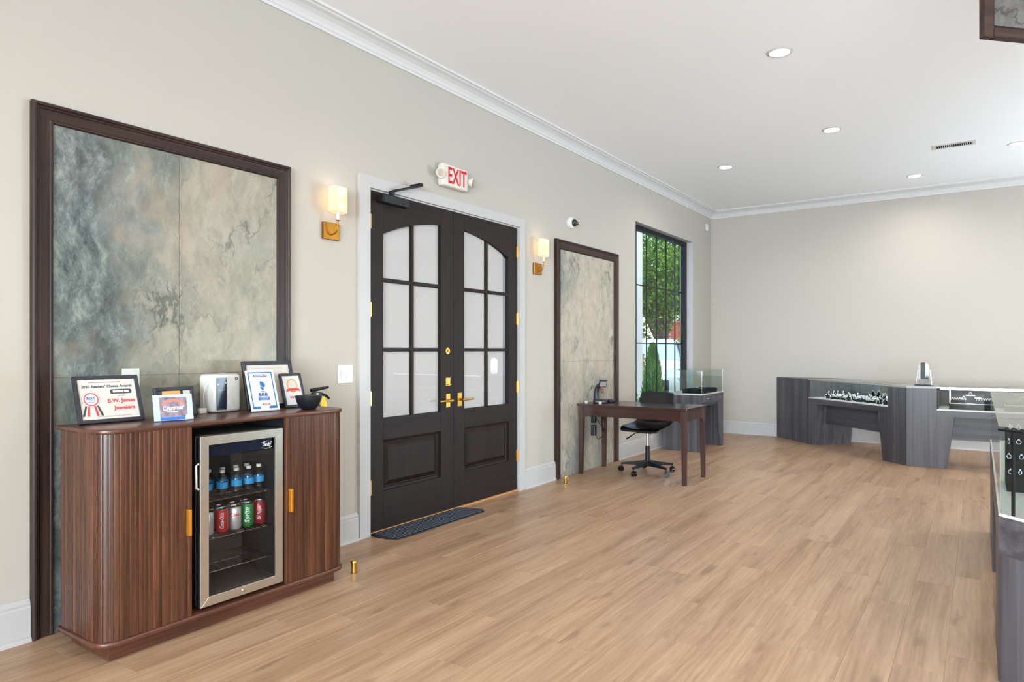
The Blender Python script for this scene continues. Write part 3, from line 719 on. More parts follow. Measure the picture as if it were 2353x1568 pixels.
for side in (-1, 1):
    door = empty('tambour_door', (MW[cab.name].translation.x, MW[cab.name].translation.y, 0)); door.parent = cab; door.matrix_local = Matrix()
    MW[door.name] = MW[cab.name].copy()
    endx = NI0 if side < 0 else KX0 + KX1 - NI1
    tot = (KY1 - .006 - (KY0 + KR)) + R2 * PI / 2 + (endx - KX0 - KR)
    nsl = int(tot / SW)
    for k in range(nsl):
        x, y, t = outline_pt(tot - (k + .5) * SW, side)
        o = put('slat', slat_me, door, (x - MW[cab.name].translation.x, y - MW[cab.name].translation.y, .0925))
        o.rotation_euler = (0, 0, (-PI / 2 + t) if side < 0 else (PI / 2 - t))
    hx = 1.680 if side < 0 else 2.228
    ob('pull', B((hx - .0075, hx + .0075, 2.918, 2.9405, .462, .580), r=.002), 'gold_pull', door)

# ================================================================ DRINKS FRIDGE
fr = tag(empty('beverage_fridge', (1.968, 3.10, .092)), 'black glass-door drinks fridge with a stainless frame in the cabinet niche', 'fridge')
FX0, FX1, FZ0, FZ1 = 1.742, 2.190, .108, .898
for nm, b in (('side_wall', (FX0, FX0 + .022, 2.985, 3.285, FZ0, FZ1)), ('side_wall', (FX1 - .022, FX1, 2.985, 3.285, FZ0, FZ1)), ('roof', (FX0 + .022, FX1 - .022, 2.985, 3.285, FZ1 - .04, FZ1)), ('bottom', (FX0 + .022, FX1 - .022, 2.985, 3.285, FZ0, FZ0 + .04)), ('back_wall', (FX0 + .022, FX1 - .022, 3.265, 3.285, FZ0 + .04, FZ1 - .04))):
    ob(nm, B(b, r=.002), 'black_plastic' if 'side' in nm else 'fridge_inner', fr)
for xx in (1.78, 2.15):
    for yy in (3.02, 3.25): ob('foot', cyl((xx, yy, .092), (xx, yy, FZ0), .014, n=12), 'black_plastic', fr)
ob('control_band', B((FX0 + .045, FX1 - .045, 2.972, 2.978, FZ1 - .10, FZ1 - .045)), 'navy_panel', fr)
fd = ob('door_gasket', B((FX0 + .002, FX1 - .002, 2.962, 2.982, FZ0, FZ0 + .02)), 'black_plastic', fr)
t = .043
def mit(a, b, c, d): return prism([a, b, c, d], -.018, .0, r=.002, M4=upright(2.945))
x0, x1, z0, z1 = FX0, FX1, FZ0, FZ1
ob('door_rail', mit((x0, z1), (x0 + t, z1 - t), (x1 - t, z1 - t), (x1, z1)), 'steel', fr)
ob('door_rail', mit((x0, z0), (x1, z0), (x1 - t, z0 + t), (x0 + t, z0 + t)), 'steel', fr)
ob('door_stile', mit((x0, z0), (x0 + t, z0 + t), (x0 + t, z1 - t), (x0, z1)), 'steel', fr)
ob('door_stile', mit((x1, z0), (x1, z1), (x1 - t, z1 - t), (x1 - t, z0 + t)), 'steel', fr)
ob('door_glass', B((x0 + t - .004, x1 - t + .004, 2.953, 2.957, z0 + t - .004, z1 - t + .004)), 'fridge_glass', fr)
ob('door_handle', tube([(FX0 - .002, 2.957, .775), (FX0 - .014, 2.957, .768), (FX0 - .014, 2.957, .662), (FX0 - .002, 2.957, .655)], .006, 8), 'steel', fr, smooth=True)
bm = text_bm('Danby', .026, .05, .0006, shear=.3, bold=.0004); bm.transform(Matrix.Translation((2.100, 2.9526, .822)) @ XZ); lg = ob('logo', bm, 'paper_white', fr)
for k, (zz, a0) in enumerate(((.834, 1), (.810, -1))): ob('logo_stroke', tube([(2.070 + .01 * q, 2.9528, zz + a0 * .007 * math.sin(q * PI / 6)) for q in range(7)], .0009, 5), 'paper_white', lg)
ob('lock', cyl((1.966, 2.9452, .130), (1.966, 2.941, .130), .009, n=16), 'chrome', fr, smooth=True)
for zz in (.582, .402, .245):
    bms = [tube([(1.768, y, zz), (2.164, y, zz)], .0022, 6) for y in (2.995, 3.12, 3.25)] + [tube([(1.775 + .0175 * k, 2.995, zz + .002), (1.775 + .0175 * k, 3.255, zz + .002)], .0012, 5) for k in range(23)]
    stuff(ob('wire_shelf', join(*bms), 'chrome', fr))
# water bottles
def make_bottle():
    b = empty('water_bottle', (0, 0, 0))
    ob('bottle_body', lathe([(0, .002), (.018, 0), (.0262, .004), (.0268, .014), (.0255, .022), (.0268, .030), (.0258, .038), (.0268, .046), (.0268, .074), (.024, .086), (.016, .098), (.0108, .106), (.0108, .114), (0, .114)], 20), 'bottle_plastic', b, local=True, smooth=True)
    ob('label_band', lathe([(.0272, .036), (.0272, .066)], 20), 'bottle_blue', b, local=True, smooth=True)
    ob('cap', lathe([(0, .126), (.0125, .126), (.0132, .124), (.0132, .111), (0, .111)], 18), 'white_plastic', b, local=True, smooth=True)
    return b
bt = make_bottle(); first = True
BOT = [(1.921, 3.058), (1.999, 3.058), (2.068, 3.058), (2.133, 3.066)] ; BOT2 = [(1.850, 3.075), (1.890, 3.125), (1.965, 3.125), (2.040, 3.125), (2.105, 3.130)]
BL = ['leftmost', 'second from left', 'third from left', 'rightmost']
for i, (x, y) in enumerate(BOT + BOT2):
    o = bt if first else copy_tree(bt); first = False; o.location = (x, y, .5855)
    tag(o, ('small blue-labelled water bottle, %s in the front fridge row' % BL[i]) if i < 4 else 'small water bottle with blue label standing behind the front fridge row', 'bottle', 'water bottles in the fridge')
# cans
def wrap(bm, r, cx=0, ang=0):
    for v in bm.verts:
        a = v.co.x / r + ang; rr = r + v.co.z
        v.co = Vector((rr * math.sin(a), -rr * math.cos(a), v.co.y))
    return bm
def make_can(name, mat, txt, txtmat, vertical, width, size):
    c = empty(name, (0, 0, 0))
    r = .0305
    ob('can_body', lathe([(0, .002), (.022, 0), (.026, .004), (r, .012), (r, .104), (.0265, .112)], 24), mat, c, local=True, smooth=True)
    ob('lid', lathe([(.0268, .1115), (.0275, .1155), (.0255, .1160), (.0245, .1125), (0, .1125)], 24), 'can_lid', c, local=True, smooth=True)
    if txt:
        bm = text_bm(txt, size, width, .0004, shear=.2, bold=.0006)
        if vertical: bm.transform(Matrix.Rotation(PI / 2, 4, 'Z'))
        bm.transform(Matrix.Translation((0, .062 if vertical else .078, .0005)))
        ob('lettering', wrap(bm, r, ang=-.55), txtmat, c, local=True)
    return c
CANS_F = [(1.919, 3.058, 'can_red', 'Coca-Cola', 'paper_white', True, .075, .026, 'red can with white script, first full can from the left in the fridge'),
  (1.990, 3.058, 'can_silver', 'Coke', 'ink_red', False, .044, .026, 'silver can with red lettering between the red and green cans'),
  (2.062, 3.058, 'can_green', 'Sprite', 'paper_white', True, .078, .034, 'green can with white lettering in the fridge'),
  (2.134, 3.064, 'can_maroon', 'Dr Pepper', 'paper_white', True, .072, .022, 'dark red can at the right end of the fridge shelf')]
for x, y, mt_, tx, tm, vt, wd, sz, lab in CANS_F:
    c = make_can('soda_can', mt_, tx, tm, vt, wd, sz); c.location = (x, y, .4055); tag(c, lab, 'can', 'cans in the fridge')
cg = make_can('soda_can', 'can_silver', '', '', False, 0, 0); cg.location = (1.846, 3.062, .4055); tag(cg, 'plain silver can half hidden by the left fridge frame', 'can', 'cans in the fridge')
for k, (x, y) in enumerate([(1.885, 3.128), (1.955, 3.128), (2.027, 3.128), (2.098, 3.130)]):
    o = copy_tree(cg); o.location = (x, y, .4055); tag(o, 'silver can in the second row behind the front cans', 'can', 'cans in the fridge')
# ================================================================ THINGS ON THE CABINET
TZ = .970
def leaning(name, x, y, z, yaw, lean, label, cat):
    """Empty at the back bottom edge; local x right, y up the slope, z towards the viewer"""
    mw = Matrix.Translation((x, y, z)) @ Matrix.Rotation(yaw, 4, 'Z') @ Matrix.Rotation(PI / 2 - lean, 4, 'X')
    return tag(empty(name, None, mat=mw), label, cat)
def flat(name, poly, z0, z1, mat, par, holes=()): return ob(name, prism(poly, z0, z1, holes), mat, par, local=True)
def rect(x0, x1, y0, y1): return [(x0, y0), (x1, y0), (x1, y1), (x0, y1)]
def txt(name, s, x, y, z, size, width, mat, par, shear=0, bold=0, rot=0):
    bm = text_bm(s, size, width, .0006, shear, bold); bm.transform(Matrix.Translation((x, y, z)) @ Matrix.Rotation(rot, 4, 'Z')); return ob(name, bm, mat, par, local=True)
def photo_frame(name, w, h, rim, dep, x, y, yaw, lean, label, rimmat, papmat, cat='picture frame'):
    f = leaning(name, x, y, TZ, yaw, lean, label, cat)
    z = .004
    for nm, po in (('frame_rail', [(-w / 2, 0), (w / 2, 0), (w / 2 - rim, rim), (-w / 2 + rim, rim)]), ('frame_rail', [(-w / 2, h), (-w / 2 + rim, h - rim), (w / 2 - rim, h - rim), (w / 2, h)]),
                   ('frame_stile', [(-w / 2, 0), (-w / 2 + rim, rim), (-w / 2 + rim, h - rim), (-w / 2, h)]), ('frame_stile', [(w / 2, 0), (w / 2, h), (w / 2 - rim, h - rim), (w / 2 - rim, rim)])):
        ob(nm, prism(po, 0, dep, r=.0012, seg=1), rimmat, f, local=True)
    pg = flat('print', rect(-w / 2 + rim - .002, w / 2 - rim + .002, rim - .002, h - rim + .002), z, z + .004, papmat, f)
    # easel strut behind, down to the cabinet top
    zb = h * .62; hh = zb * math.cos(lean); off = .5
    yb = zb * math.sin(lean)
    st = bmesh.new()
    inv = (Matrix.Rotation(PI / 2 - lean, 4, 'X')).inverted()
    pts = [(-.02, yb, hh), (.02, yb, hh), (.02, yb + .003, .0005), (-.02, yb + .003, .0005)]
    vs = [st.verts.new(inv @ Vector(p)) for p in pts] + [st.verts.new(inv @ (Vector(p) + Vector((0, .004, .001)))) for p in pts]
    for q in ((0, 1, 2, 3), (7, 6, 5, 4), (0, 4, 5, 1), (1, 5, 6, 2), (2, 6, 7, 3), (3, 7, 4, 0)): st.faces.new([vs[i] for i in q])
    ob('easel_strut', st, 'black_plastic', f, local=True)
    return f, pg, z + .0043
# readers' choice award
f, pg, z = photo_frame('award_frame', .277, .222, .017, .014, 1.488, 3.225, -.036, .37, 'black framed certificate with a red-white-blue rosette at the left end of the cabinet', 'frame_black', 'paper')
txt('title', "2020 Readers' Choice Awards", .0, .172, z, .017, .215, 'ink_dark', pg, bold=.0005)
flat('small_line', rect(-.075, .06, .189, .1935), z, z + .0004, 'ink_grey', pg)
ring = lambda cx, cy, r0, r1, n=28: ([(cx + r1 * math.cos(2 * PI * k / n), cy + r1 * math.sin(2 * PI * k / n)) for k in range(n)], [[(cx + r0 * math.cos(2 * PI * k / n), cy + r0 * math.sin(2 * PI * k / n)) for k in range(n)]])
star = [(-.075 + (.038 if k % 2 else .034) * math.cos(2 * PI * k / 48), .112 + (.038 if k % 2 else .034) * math.sin(2 * PI * k / 48)) for k in range(48)]
flat('rosette_ruffle', star, z, z + .0005, 'paper_white', pg)
o_, h_ = ring(-.075, .112, .0365, .038); flat('rosette_edge', o_, z, z + .0007, 'ink_grey', pg, h_)
o_, h_ = ring(-.075, .112, .026, .031); flat('rosette_ring', o_, z + .0005, z + .001, 'ink_red', pg, h_)
txt('rosette_text', 'BEST', -.075, .117, z + .001, .017, .036, 'ink_navy', pg, bold=.0004)
for k in (0, 1): flat('rosette_line', rect(-.090, -.060, .098 + k * .007, .100 + k * .007), z + .0005, z + .001, 'ink_navy', pg)
for dx, mt_ in ((-.034, 'ink_dark'), (-.017, 'ink_red'), (.017, 'ink_red'), (.034, 'ink_dark')): flat('ribbon_tail', [(-.075 + dx * .7 - .004, .082), (-.075 + dx * .7 + .004, .082), (-.075 + dx * 1.15 + .005, .034), (-.075 + dx * 1.15 - .005, .034)], z, z + .0006, mt_, pg)
flat('category_plate', rrect(.008, .102, .134, .156, .009, 4), z, z + .0006, 'ink_dark', pg)
flat('category_line', rect(.020, .066, .140, .150), z + .0006, z + .001, 'paper', pg); flat('category_line', rect(.069, .090, .140, .150), z + .0006, z + .001, 'paper', pg)
flat('small_line', rect(.038, .072, .122, .127), z, z + .0006, 'ink_grey', pg)
txt('winner_name', 'B.W. James', .052, .099, z, .025, .118, 'ink_red', pg, bold=.0008); txt('winner_name', 'Jewelers', .060, .065, z, .025, .092, 'ink_red', pg, bold=.0008)
flat('small_line', rect(.0, .105, .0815, .0822), z, z + .0004, 'ink_grey', pg); flat('small_line', rect(-.06, .085, .028, .0305), z, z + .0004, 'ink_grey', pg)
# second black frame and the pale blue card before it
f, pg, z = photo_frame('picture_frame', .200, .146, .017, .014, 1.803, 3.262, 0, .22, 'small black frame with a dark picture behind the pale blue postcard', 'frame_black', 'ink_dark')
flat('picture', rect(-.06, .03, .095, .128), z, z + .0005, 'ink_gold', pg); flat('picture', rect(.045, .082, .100, .128), z, z + .0005, 'paper', pg)
f = leaning('postcard_stand', 1.686, 3.066, TZ, -.215, .27, 'pale blue postcard in a clear stand with a red arched banner', 'card')
flat('card', rect(-.085, .085, .003, .124), .003, .0045, 'card_blue', f)
flat('clear_stand', rect(-.087, .087, 0, .126), .0005, .0025, 'clear_glass', f); ob('stand_foot', B((-.087, .087, 0, .003, .0025, .016)), 'clear_glass', f, local=True)
flat('photo', rect(-.058, .060, .018, .112), .0045, .0050, 'card_photo', f); flat('blue_band', rect(-.058, .048, .005, .018), .0045, .0052, 'blue_bright', f)
flat('banner', [(.055 * math.sin(a) * .95, .060 + .040 * math.cos(a) + .004) for a in [(-1.2 + k * .2) for k in range(13)]] + [(.055 * math.sin(a) * .95, .060 + .040 * math.cos(a) - .008) for a in [(1.2 - k * .2) for k in range(13)]], .0050, .0056, 'ink_orange', f)
txt('card_title', 'Crammer', .0, .062, .0053, .030, .092, 'paper_white', f, bold=.0008, rot=.06); flat('card_line', rect(-.028, .018, .040, .046), .0050, .0055, 'paper', f)
flat('stamp', rect(.052, .070, .010, .028), .0052, .0058, 'paper', f)
# scent diffuser
sd = tag(empty('scent_diffuser', (2.078, 3.325, TZ), .12), 'white rounded scent diffuser box with a dark vertical stripe', 'diffuser')
ob('case', B((-.084, .084, -.064, .064, .0005, .202), r=.020, seg=4), 'white_plastic', sd, local=True, smooth=True)
ob('dark_stripe', B((-.074, -.012, -.0665, -.0635, .016, .184), r=.001), 'navy_panel', sd, local=True)
bm = lathe([(.006, 0), (.009, 0), (.009, .002), (.006, .002)], 16, close=True); bm.transform(Matrix.Translation((.050, -.0638, .176)) @ Matrix.Rotation(PI / 2, 4, 'X')); ob('emblem', bm, 'ink_dark', sd, local=True)
for k, (xx, zz) in enumerate(((-.066, .150), (-.020, .156))): ob('indicator', cyl((xx, -.0665, zz), (xx, -.068, zz), .004, n=10), 'paper_white', sd, local=True)
ob('indicator', B((-.062, -.026, -.068, -.0665, .118, .121)), 'ink_grey', sd, local=True)
ob('power_cord', tube(bez((-.084, -.02, .150), (-.13, -.02, .15), (-.112, -.02, .06), (-.108, -.01, .016), 10), .0018, 6), 'white_plastic', sd, local=True, smooth=True)
pa_ = tag(ob('power_adapter', B((1.945, 1.985, 3.292, 3.318, TZ + .0005, TZ + .028), r=.004), 'white_plastic', smooth=True), 'small white power adapter beside the scent diffuser', 'adapter')
# large frame, accreditation sign, small award frame
f, pg, z = photo_frame('picture_frame', .322, .270, .022, .016, 2.368, 3.279, 0, .225, 'large black frame with a pale certificate behind the blue-bordered sign', 'frame_black', 'paper')
flat('photo_strip', rect(.085, .128, .03, .20), z, z + .0005, 'ink_gold', pg); flat('small_line', rect(-.11, .10, .228, .2295), z, z + .0004, 'ink_grey', pg)
f = leaning('accreditation_sign', 2.218, 3.126, TZ, -.085, .335, 'white sign with blue border and torch emblem in a clear stand', 'sign')
flat('clear_stand', rect(-.084, .084, 0, .232), .0005, .0025, 'clear_glass', f); ob('stand_foot', B((-.084, .084, 0, .003, .0025, .03)), 'clear_glass', f, local=True)
flat('board', rect(-.082, .082, .003, .230), .0025, .0045, 'paper_white', f)
flat('border', rect(-.070, .070, .016, .220), .0045, .0052, 'ink_blue', f, [rect(-.064, .064, .030, .214)])
flat('lower_tab', rect(-.026, .022, .0125, .0305), .0050, .0060, 'paper_white', f)
flat('heading', rrect(-.040, .040, .192, .206, .004, 3), .0045, .0052, 'ink_navy', f)
for k in range(9): flat('heading_mark', rect(-.034 + k * .008, -.029 + k * .008, .196, .202), .0052, .0056, 'paper_white', f)
flat('small_line', rect(-.03, .03, .178, .1795), .0045, .0050, 'ink_grey', f)
flat('torch_flame', [(-.004, .170), (.012, .162), (.020, .150), (.018, .138), (.008, .132), (-.008, .145), (-.010, .158)], .0045, .0052, 'ink_blue', f)
flat('torch_flame', [(-.008, .142), (.006, .131), (.010, .124), (.002, .116), (-.010, .128)], .0045, .0052, 'ink_blue', f)
flat('torch_base', [(-.012, .113), (.014, .113), (.008, .109), (-.006, .109)], .0045, .0052, 'ink_blue', f)
txt('initials', 'BBB', .001, .094, .0048, .026, .052, 'ink_navy', f, bold=.001)
flat('caption_plate', rrect(-.032, .034, .062, .082, .003, 3), .0045, .0052, 'ink_blue', f); txt('caption', 'ACCREDITED', .001, .0765, .0054, .0085, .054, 'paper_white', f); txt('caption', 'BUSINESS', .001, .0675, .0054, .0085, .044, 'paper_white', f)
flat('rating_plate', rrect(-.014, .030, .036, .046, .003, 3), .0045, .0052, 'ink_maroon', f); flat('rating_line', rect(-.008, .024, .039, .043), .0052, .0056, 'paper', f)
f, pg, z = photo_frame('picture_frame', .146, .200, .014, .014, 2.474, 3.214, 0, .315, 'small black frame with a gold oval badge beside the black bowl', 'frame_black', 'paper_white')
o_ = [(.002 + .036 * math.cos(2 * PI * k / 28), .130 + .040 * math.sin(2 * PI * k / 28)) for k in range(28)]; h_ = [(.002 + .028 * math.cos(2 * PI * k / 28), .130 + .032 * math.sin(2 * PI * k / 28)) for k in range(28)]
flat('badge_ring', o_, z, z + .0005, 'ink_gold', pg, [h_]); flat('badge_fill', h_, z, z + .0003, 'paper', pg)
flat('badge_ribbon', [(-.048, .092), (-.040, .108), (-.02, .112), (.024, .112), (.044, .108), (.052, .092), (.034, .096), (.002, .100), (-.030, .096)], z + .0006, z + .001, 'ink_red', pg)
flat('badge_seal', [(.002 + .022 * math.cos(a), .098 + .014 * math.sin(a)) for a in [PI + k * PI / 10 for k in range(11)]], z, z + .0005, 'ink_yellow', pg)
txt('badge_text', 'WEEI', .002, .058, z, .020, .062, 'ink_maroon', pg, bold=.0006)
# bowl
bw = ob('bowl', lathe([(0, .004), (.034, .0005), (.040, .003), (.056, .022), (.067, .050), (.072, .076), (.069, .077), (.063, .052), (.050, .026), (.030, .010), (0, .009)], 32), 'bowl_black', local=True, smooth=True)
bw.location = (2.443, 3.060, TZ); tag(bw, 'black round bowl on the right end of the cabinet', 'bowl')
# fire extinguisher hanging on the wall behind the cabinet end
fe = tag(empty('fire_extinguisher', (2.778, 3.408, .56)), 'fire extinguisher head with black levers and yellow tag behind the bowl', 'fire extinguisher')
ob('cylinder', lathe([(0, .0), (.050, .0), (.054, .012), (.054, .34), (.046, .375), (.026, .395), (.018, .405), (0, .405)], 24, (2.778, 3.408, .56)), 'ext_red', fe, smooth=True)
ob('valve', cyl((2.778, 3.408, .965), (2.778, 3.408, 1.030), .017, n=16), 'steel', fe, smooth=True)
ob('valve_body', B((2.748, 2.813, 3.394, 3.422, 1.005, 1.035), r=.006), 'black_plastic', fe)
ob('lever', tube([(2.738, 3.408, 1.048), (2.768, 3.408, 1.050), (2.813, 3.404, 1.056), (2.868, 3.400, 1.062)], [.010, .012, .010, .007], 8), 'black_metal', fe, smooth=True)
ob('carry_handle', tube([(2.768, 3.408, 1.025), (2.818, 3.404, 1.022), (2.853, 3.400, 1.008), (2.873, 3.398, .990)], [.010, .009, .009, .008], 8), 'black_metal', fe, smooth=True)
ob('hose', tube(bez((2.753, 3.408, 1.02), (2.713, 3.405, 1.02), (2.703, 3.40, .96), (2.710, 3.40, .72), 12), .010, 8), 'black_plastic', fe, smooth=True)
bm = prism([(2.792, 1.010), (2.806, 1.010), (2.822, .968), (2.830, .905), (2.766, .905), (2.776, .968)], -.0005, .0005, M4=upright(3.360)); ob('inspection_tag', bm, 'tag_yellow', fe)
ob('gauge', cyl((2.778, 3.394, 1.0), (2.778, 3.384, 1.0), .014, n=16), 'silver', fe)
ob('wall_hook', B((2.763, 2.793, 3.425, 3.4995, .94, .99), r=.003), 'black_metal', fe)

# ================================================================ FLOOR THINGS
def doorstop(x, y, label):
    s = tag(empty('door_stop', (x, y, 0)), label, 'door stop', 'brass door stops')
    ob('post', cyl((x, y, 0.0005), (x, y, .058), .0165, n=20), 'brass', s, smooth=True)
    ob('bumper', lathe([(.0165, .058), (.021, .060), (.021, .068), (.018, .072), (0, .074)], 20, (x, y, 0)), 'brass', s, smooth=True)
    ob('base_ring', lathe([(.0165, .0005), (.019, .0005), (.019, .004), (.0165, .004)], 20, (x, y, 0), close=True), 'brass_matte', s, smooth=True)
doorstop(2.72, 3.00, 'brass floor door stop in front of the cabinet corner'); doorstop(5.713, 3.315, 'brass floor door stop beside the tall stone panel')
# ribbed rubber ramp mat at the door
mp = [(3.325, 3.495), (3.315, 3.43), (3.322, 3.34), (3.355, 3.272), (3.42, 3.262), (4.33, 3.262), (4.375, 3.31), (4.30, 3.495)]
rm = tag(empty('threshold_mat', (3.85, 3.38, 0)), 'black ribbed rubber ramp mat at the foot of the door', 'mat')
bm = prism(mp, .0005, .006, r=.002, seg=1)
for v in bm.verts:
    if v.co.z > .003: v.co.z += max(0, (v.co.y - 3.262)) * .035
ob('base', bm, 'rubber_black', rm)
for k in range(8):
    yy = 3.292 + k * .025; x0 = 3.33 + max(0, .05 - (yy - 3.27) * .8); zt = .0062 + (yy - 3.262) * .035
    x1 = 4.36 - max(0, (yy - 3.31)) * .38
    ob('rib', B((x0 + .008, x1 - .012, yy - .004, yy + .004, zt - .003, zt + .0035), r=.0015, seg=1), 'rubber_ridge', rm)

# ================================================================ DESK
dk = tag(empty('writing_desk', (6.53, 2.91, 0)), 'dark walnut writing desk on four legs in front of the stone panel', 'desk')
EX0, EX1, EY0, EY1, EZ = 6.225, 6.820, 2.290, 3.478, .735
ob('desktop', B((EX0, EX1, EY0, EY1, EZ - .022, EZ), r=.003), 'desk_wood_y', dk)
def desk_leg(x, y, sx, sy):
    """leg with a small curved bracket on its two inner sides"""
    w_ = .052; zt = EZ - .0225
    bm = bmesh.new()
    secs = [(0, .040), (.30, .046), (.55, .052), (zt, .052)]
    rings = []
    for z, q in secs:
        xa, xb = (x, x + sx * q); ya, yb = (y, y + sy * q)
        rings.append([bm.verts.new(p) for p in ((xa, ya, z), (xb, ya, z), (xb, yb, z), (xa, yb, z))])
    for a, b in zip(rings, rings[1:]):
        for k in range(4): bm.faces.new((a[k], a[(k + 1) % 4], b[(k + 1) % 4], b[k]))
    bm.faces.new(rings[0][::-1]); bm.faces.new(rings[-1])
    bmesh.ops.recalc_face_normals(bm, faces=bm.faces)
    bmesh.ops.bevel(bm, geom=[e for e in bm.edges if abs(e.verts[0].co.z - e.verts[1].co.z) > .1], offset=.005, segments=2, affect='EDGES')
    o = ob('leg', bm, 'desk_wood', dk)
    r_ = .045; zb = .610
    for ax in (0, 1):
        arc = [(0, zb), (0, zb - r_)] + [(r_ - r_ * math.cos(t), zb - r_ + r_ * math.sin(t)) for t in [k * PI / 2 / 6 for k in range(1, 7)]]
        b2 = prism(arc, 0, .022)
        if ax: M4 = Matrix(((0, 0, sx, x + sx * .012), (sy, 0, 0, y + sy * w_), (0, 1, 0, 0), (0, 0, 0, 1)))
        else: M4 = Matrix(((sx, 0, 0, x + sx * w_), (0, 0, sy, y + sy * .012), (0, 1, 0, 0), (0, 0, 0, 1)))
        b2.transform(M4); ob('bracket', b2, 'desk_wood', o)
for x, sx in ((EX0 + .012, 1), (EX1 - .012, -1)):
    for y, sy in ((EY0 + .012, 1), (EY1 - .012, -1)): desk_leg(x, y, sx, sy)
for b in ((EX0 + .024, EX0 + .046, EY0 + .064, EY1 - .064, .610, EZ - .0225), (EX1 - .046, EX1 - .024, EY0 + .064, EY1 - .064, .610, EZ - .0225)): ob('apron', B(b), 'desk_wood_y', dk)
for b in ((EX0 + .064, EX1 - .064, EY0 + .024, EY0 + .046, .610, EZ - .0225), (EX0 + .064, EX1 - .064, EY1 - .046, EY1 - .024, .610, EZ - .0225)): ob('apron', B(b), 'desk_wood', dk)
# scanner on the desk
sc = tag(empty('desk_scanner', (6.46, 3.33, EZ)), 'black gooseneck scanner with a small screen on the desk', 'scanner')
bm = prism(rrect(-.095, .095, -.075, .075, .03, 5), .0005, .034, r=.010, seg=3); bm.transform(Matrix.Translation((6.46, 3.325, EZ)) @ Matrix.Rotation(.5, 4, 'Z')); ob('base', bm, 'black_plastic', sc, smooth=True)
ob('keypad', B((6.40, 6.47, 3.27, 3.33, EZ + .034, EZ + .037), r=.001), 'ink_dark', sc)
ob('neck', tube(bez((6.47, 3.375, EZ + .03), (6.47, 3.385, EZ + .14), (6.465, 3.36, EZ + .185), (6.455, 3.315, EZ + .20), 12), [.030, .029, .028, .027, .026, .025, .024, .023, .022, .021, .020, .020, .020], 12), 'black_plastic', sc, smooth=True)
hd = empty('head', (0, 0, 0)); hd.parent = sc; hd.matrix_local = Matrix.Translation((-.02, -.045, .205)) @ Matrix.Rotation(-.75, 4, 'Z') @ Matrix.Rotation(.45, 4, 'X'); MW[hd.name] = MW[sc.name] @ hd.matrix_local
ob('screen_case', B((-.042, .042, -.014, .014, -.040, .040), r=.006), 'black_plastic', hd, local=True)
ob('screen', B((-.034, .034, -.016, -.0135, -.028, .032), r=.001), 'ink_grey', hd, local=True)
ob('barrel', cyl((6.440, 3.300, EZ + .185), (6.432, 3.285, EZ + .105), .016, .014, n=14), 'scanner_red', sc, smooth=True)
ms = tag(empty('desk_phone', (6.60, 3.27, EZ)), 'flat black handset lying beside the desk scanner', 'handset')
ob('body', B((6.53, 6.66, 3.235, 3.300, EZ + .0005, EZ + .030), r=.010, seg=3), 'black_plastic', ms, smooth=True); ob('button', B((6.56, 6.60, 3.255, 3.280, EZ + .030, EZ + .033)), 'ink_dark', ms)
for (x, y), lab in (((6.300, 3.405), 'small white box at the rear left desk corner'), ((6.305, 3.245), 'small white box in front of the desk scanner')):
    rb = tag(empty('small_box', (x, y, EZ)), lab, 'box')
    ob('box_body', B((x - .012, x + .012, y - .012, y + .012, EZ + .0005, EZ + .016), r=.002), 'white_plastic', rb); ob('box_lid', B((x - .013, x + .013, y - .013, y + .013, EZ + .0165, EZ + .024), r=.002), 'paper_white', rb)
# power brick and cables under the desk
pb = tag(empty('power_strip', (6.53, 3.46, .30)), 'black power brick with dangling cables on the stone panel under the desk', 'power supply')
ob('wall_plug', B((6.555, 6.605, 3.445, 3.4875, .50, .575), r=.004), 'black_plastic', pb); ob('brick', B((6.552, 6.605, 3.440, 3.4875, .365, .480), r=.005), 'black_plastic', pb)
for k, pts in enumerate((((6.58, 3.44, .56), (6.62, 3.42, .50), (6.70, 3.42, .45), (6.74, 3.43, .40), (6.76, 3.44, .55), (6.70, 3.42, .62)), ((6.58, 3.44, .37), (6.62, 3.43, .32), (6.68, 3.43, .34), (6.75, 3.44, .33), (6.79, 3.45, .45), (6.75, 3.43, .58), (6.68, 3.42, .64)), ((6.66, 3.42, .70), (6.67, 3.42, .56), (6.70, 3.43, .46), (6.76, 3.43, .42), (6.78, 3.44, .36), (6.74, 3.44, .34)))):
    sm = []
    for i in range(len(pts) - 1):
        p0 = Vector(pts[max(i - 1, 0)]); p1 = Vector(pts[i]); p2 = Vector(pts[i + 1]); p3 = Vector(pts[min(i + 2, len(pts) - 1)])
        for t in (0, .25, .5, .75): sm.append(.5 * ((2 * p1) + (p2 - p0) * t + (2 * p0 - 5 * p1 + 4 * p2 - p3) * t * t + (3 * p1 - p0 - 3 * p2 + p3) * t ** 3))
    ob('cable', tube(sm, .004, 6), 'black_plastic', pb, smooth=True)

# ================================================================ OFFICE CHAIR
HX, HY = 6.69, 2.885
ch = tag(empty('office_chair', (HX, HY, 0)), 'black shell office chair on five castors tucked behind the desk', 'chair')
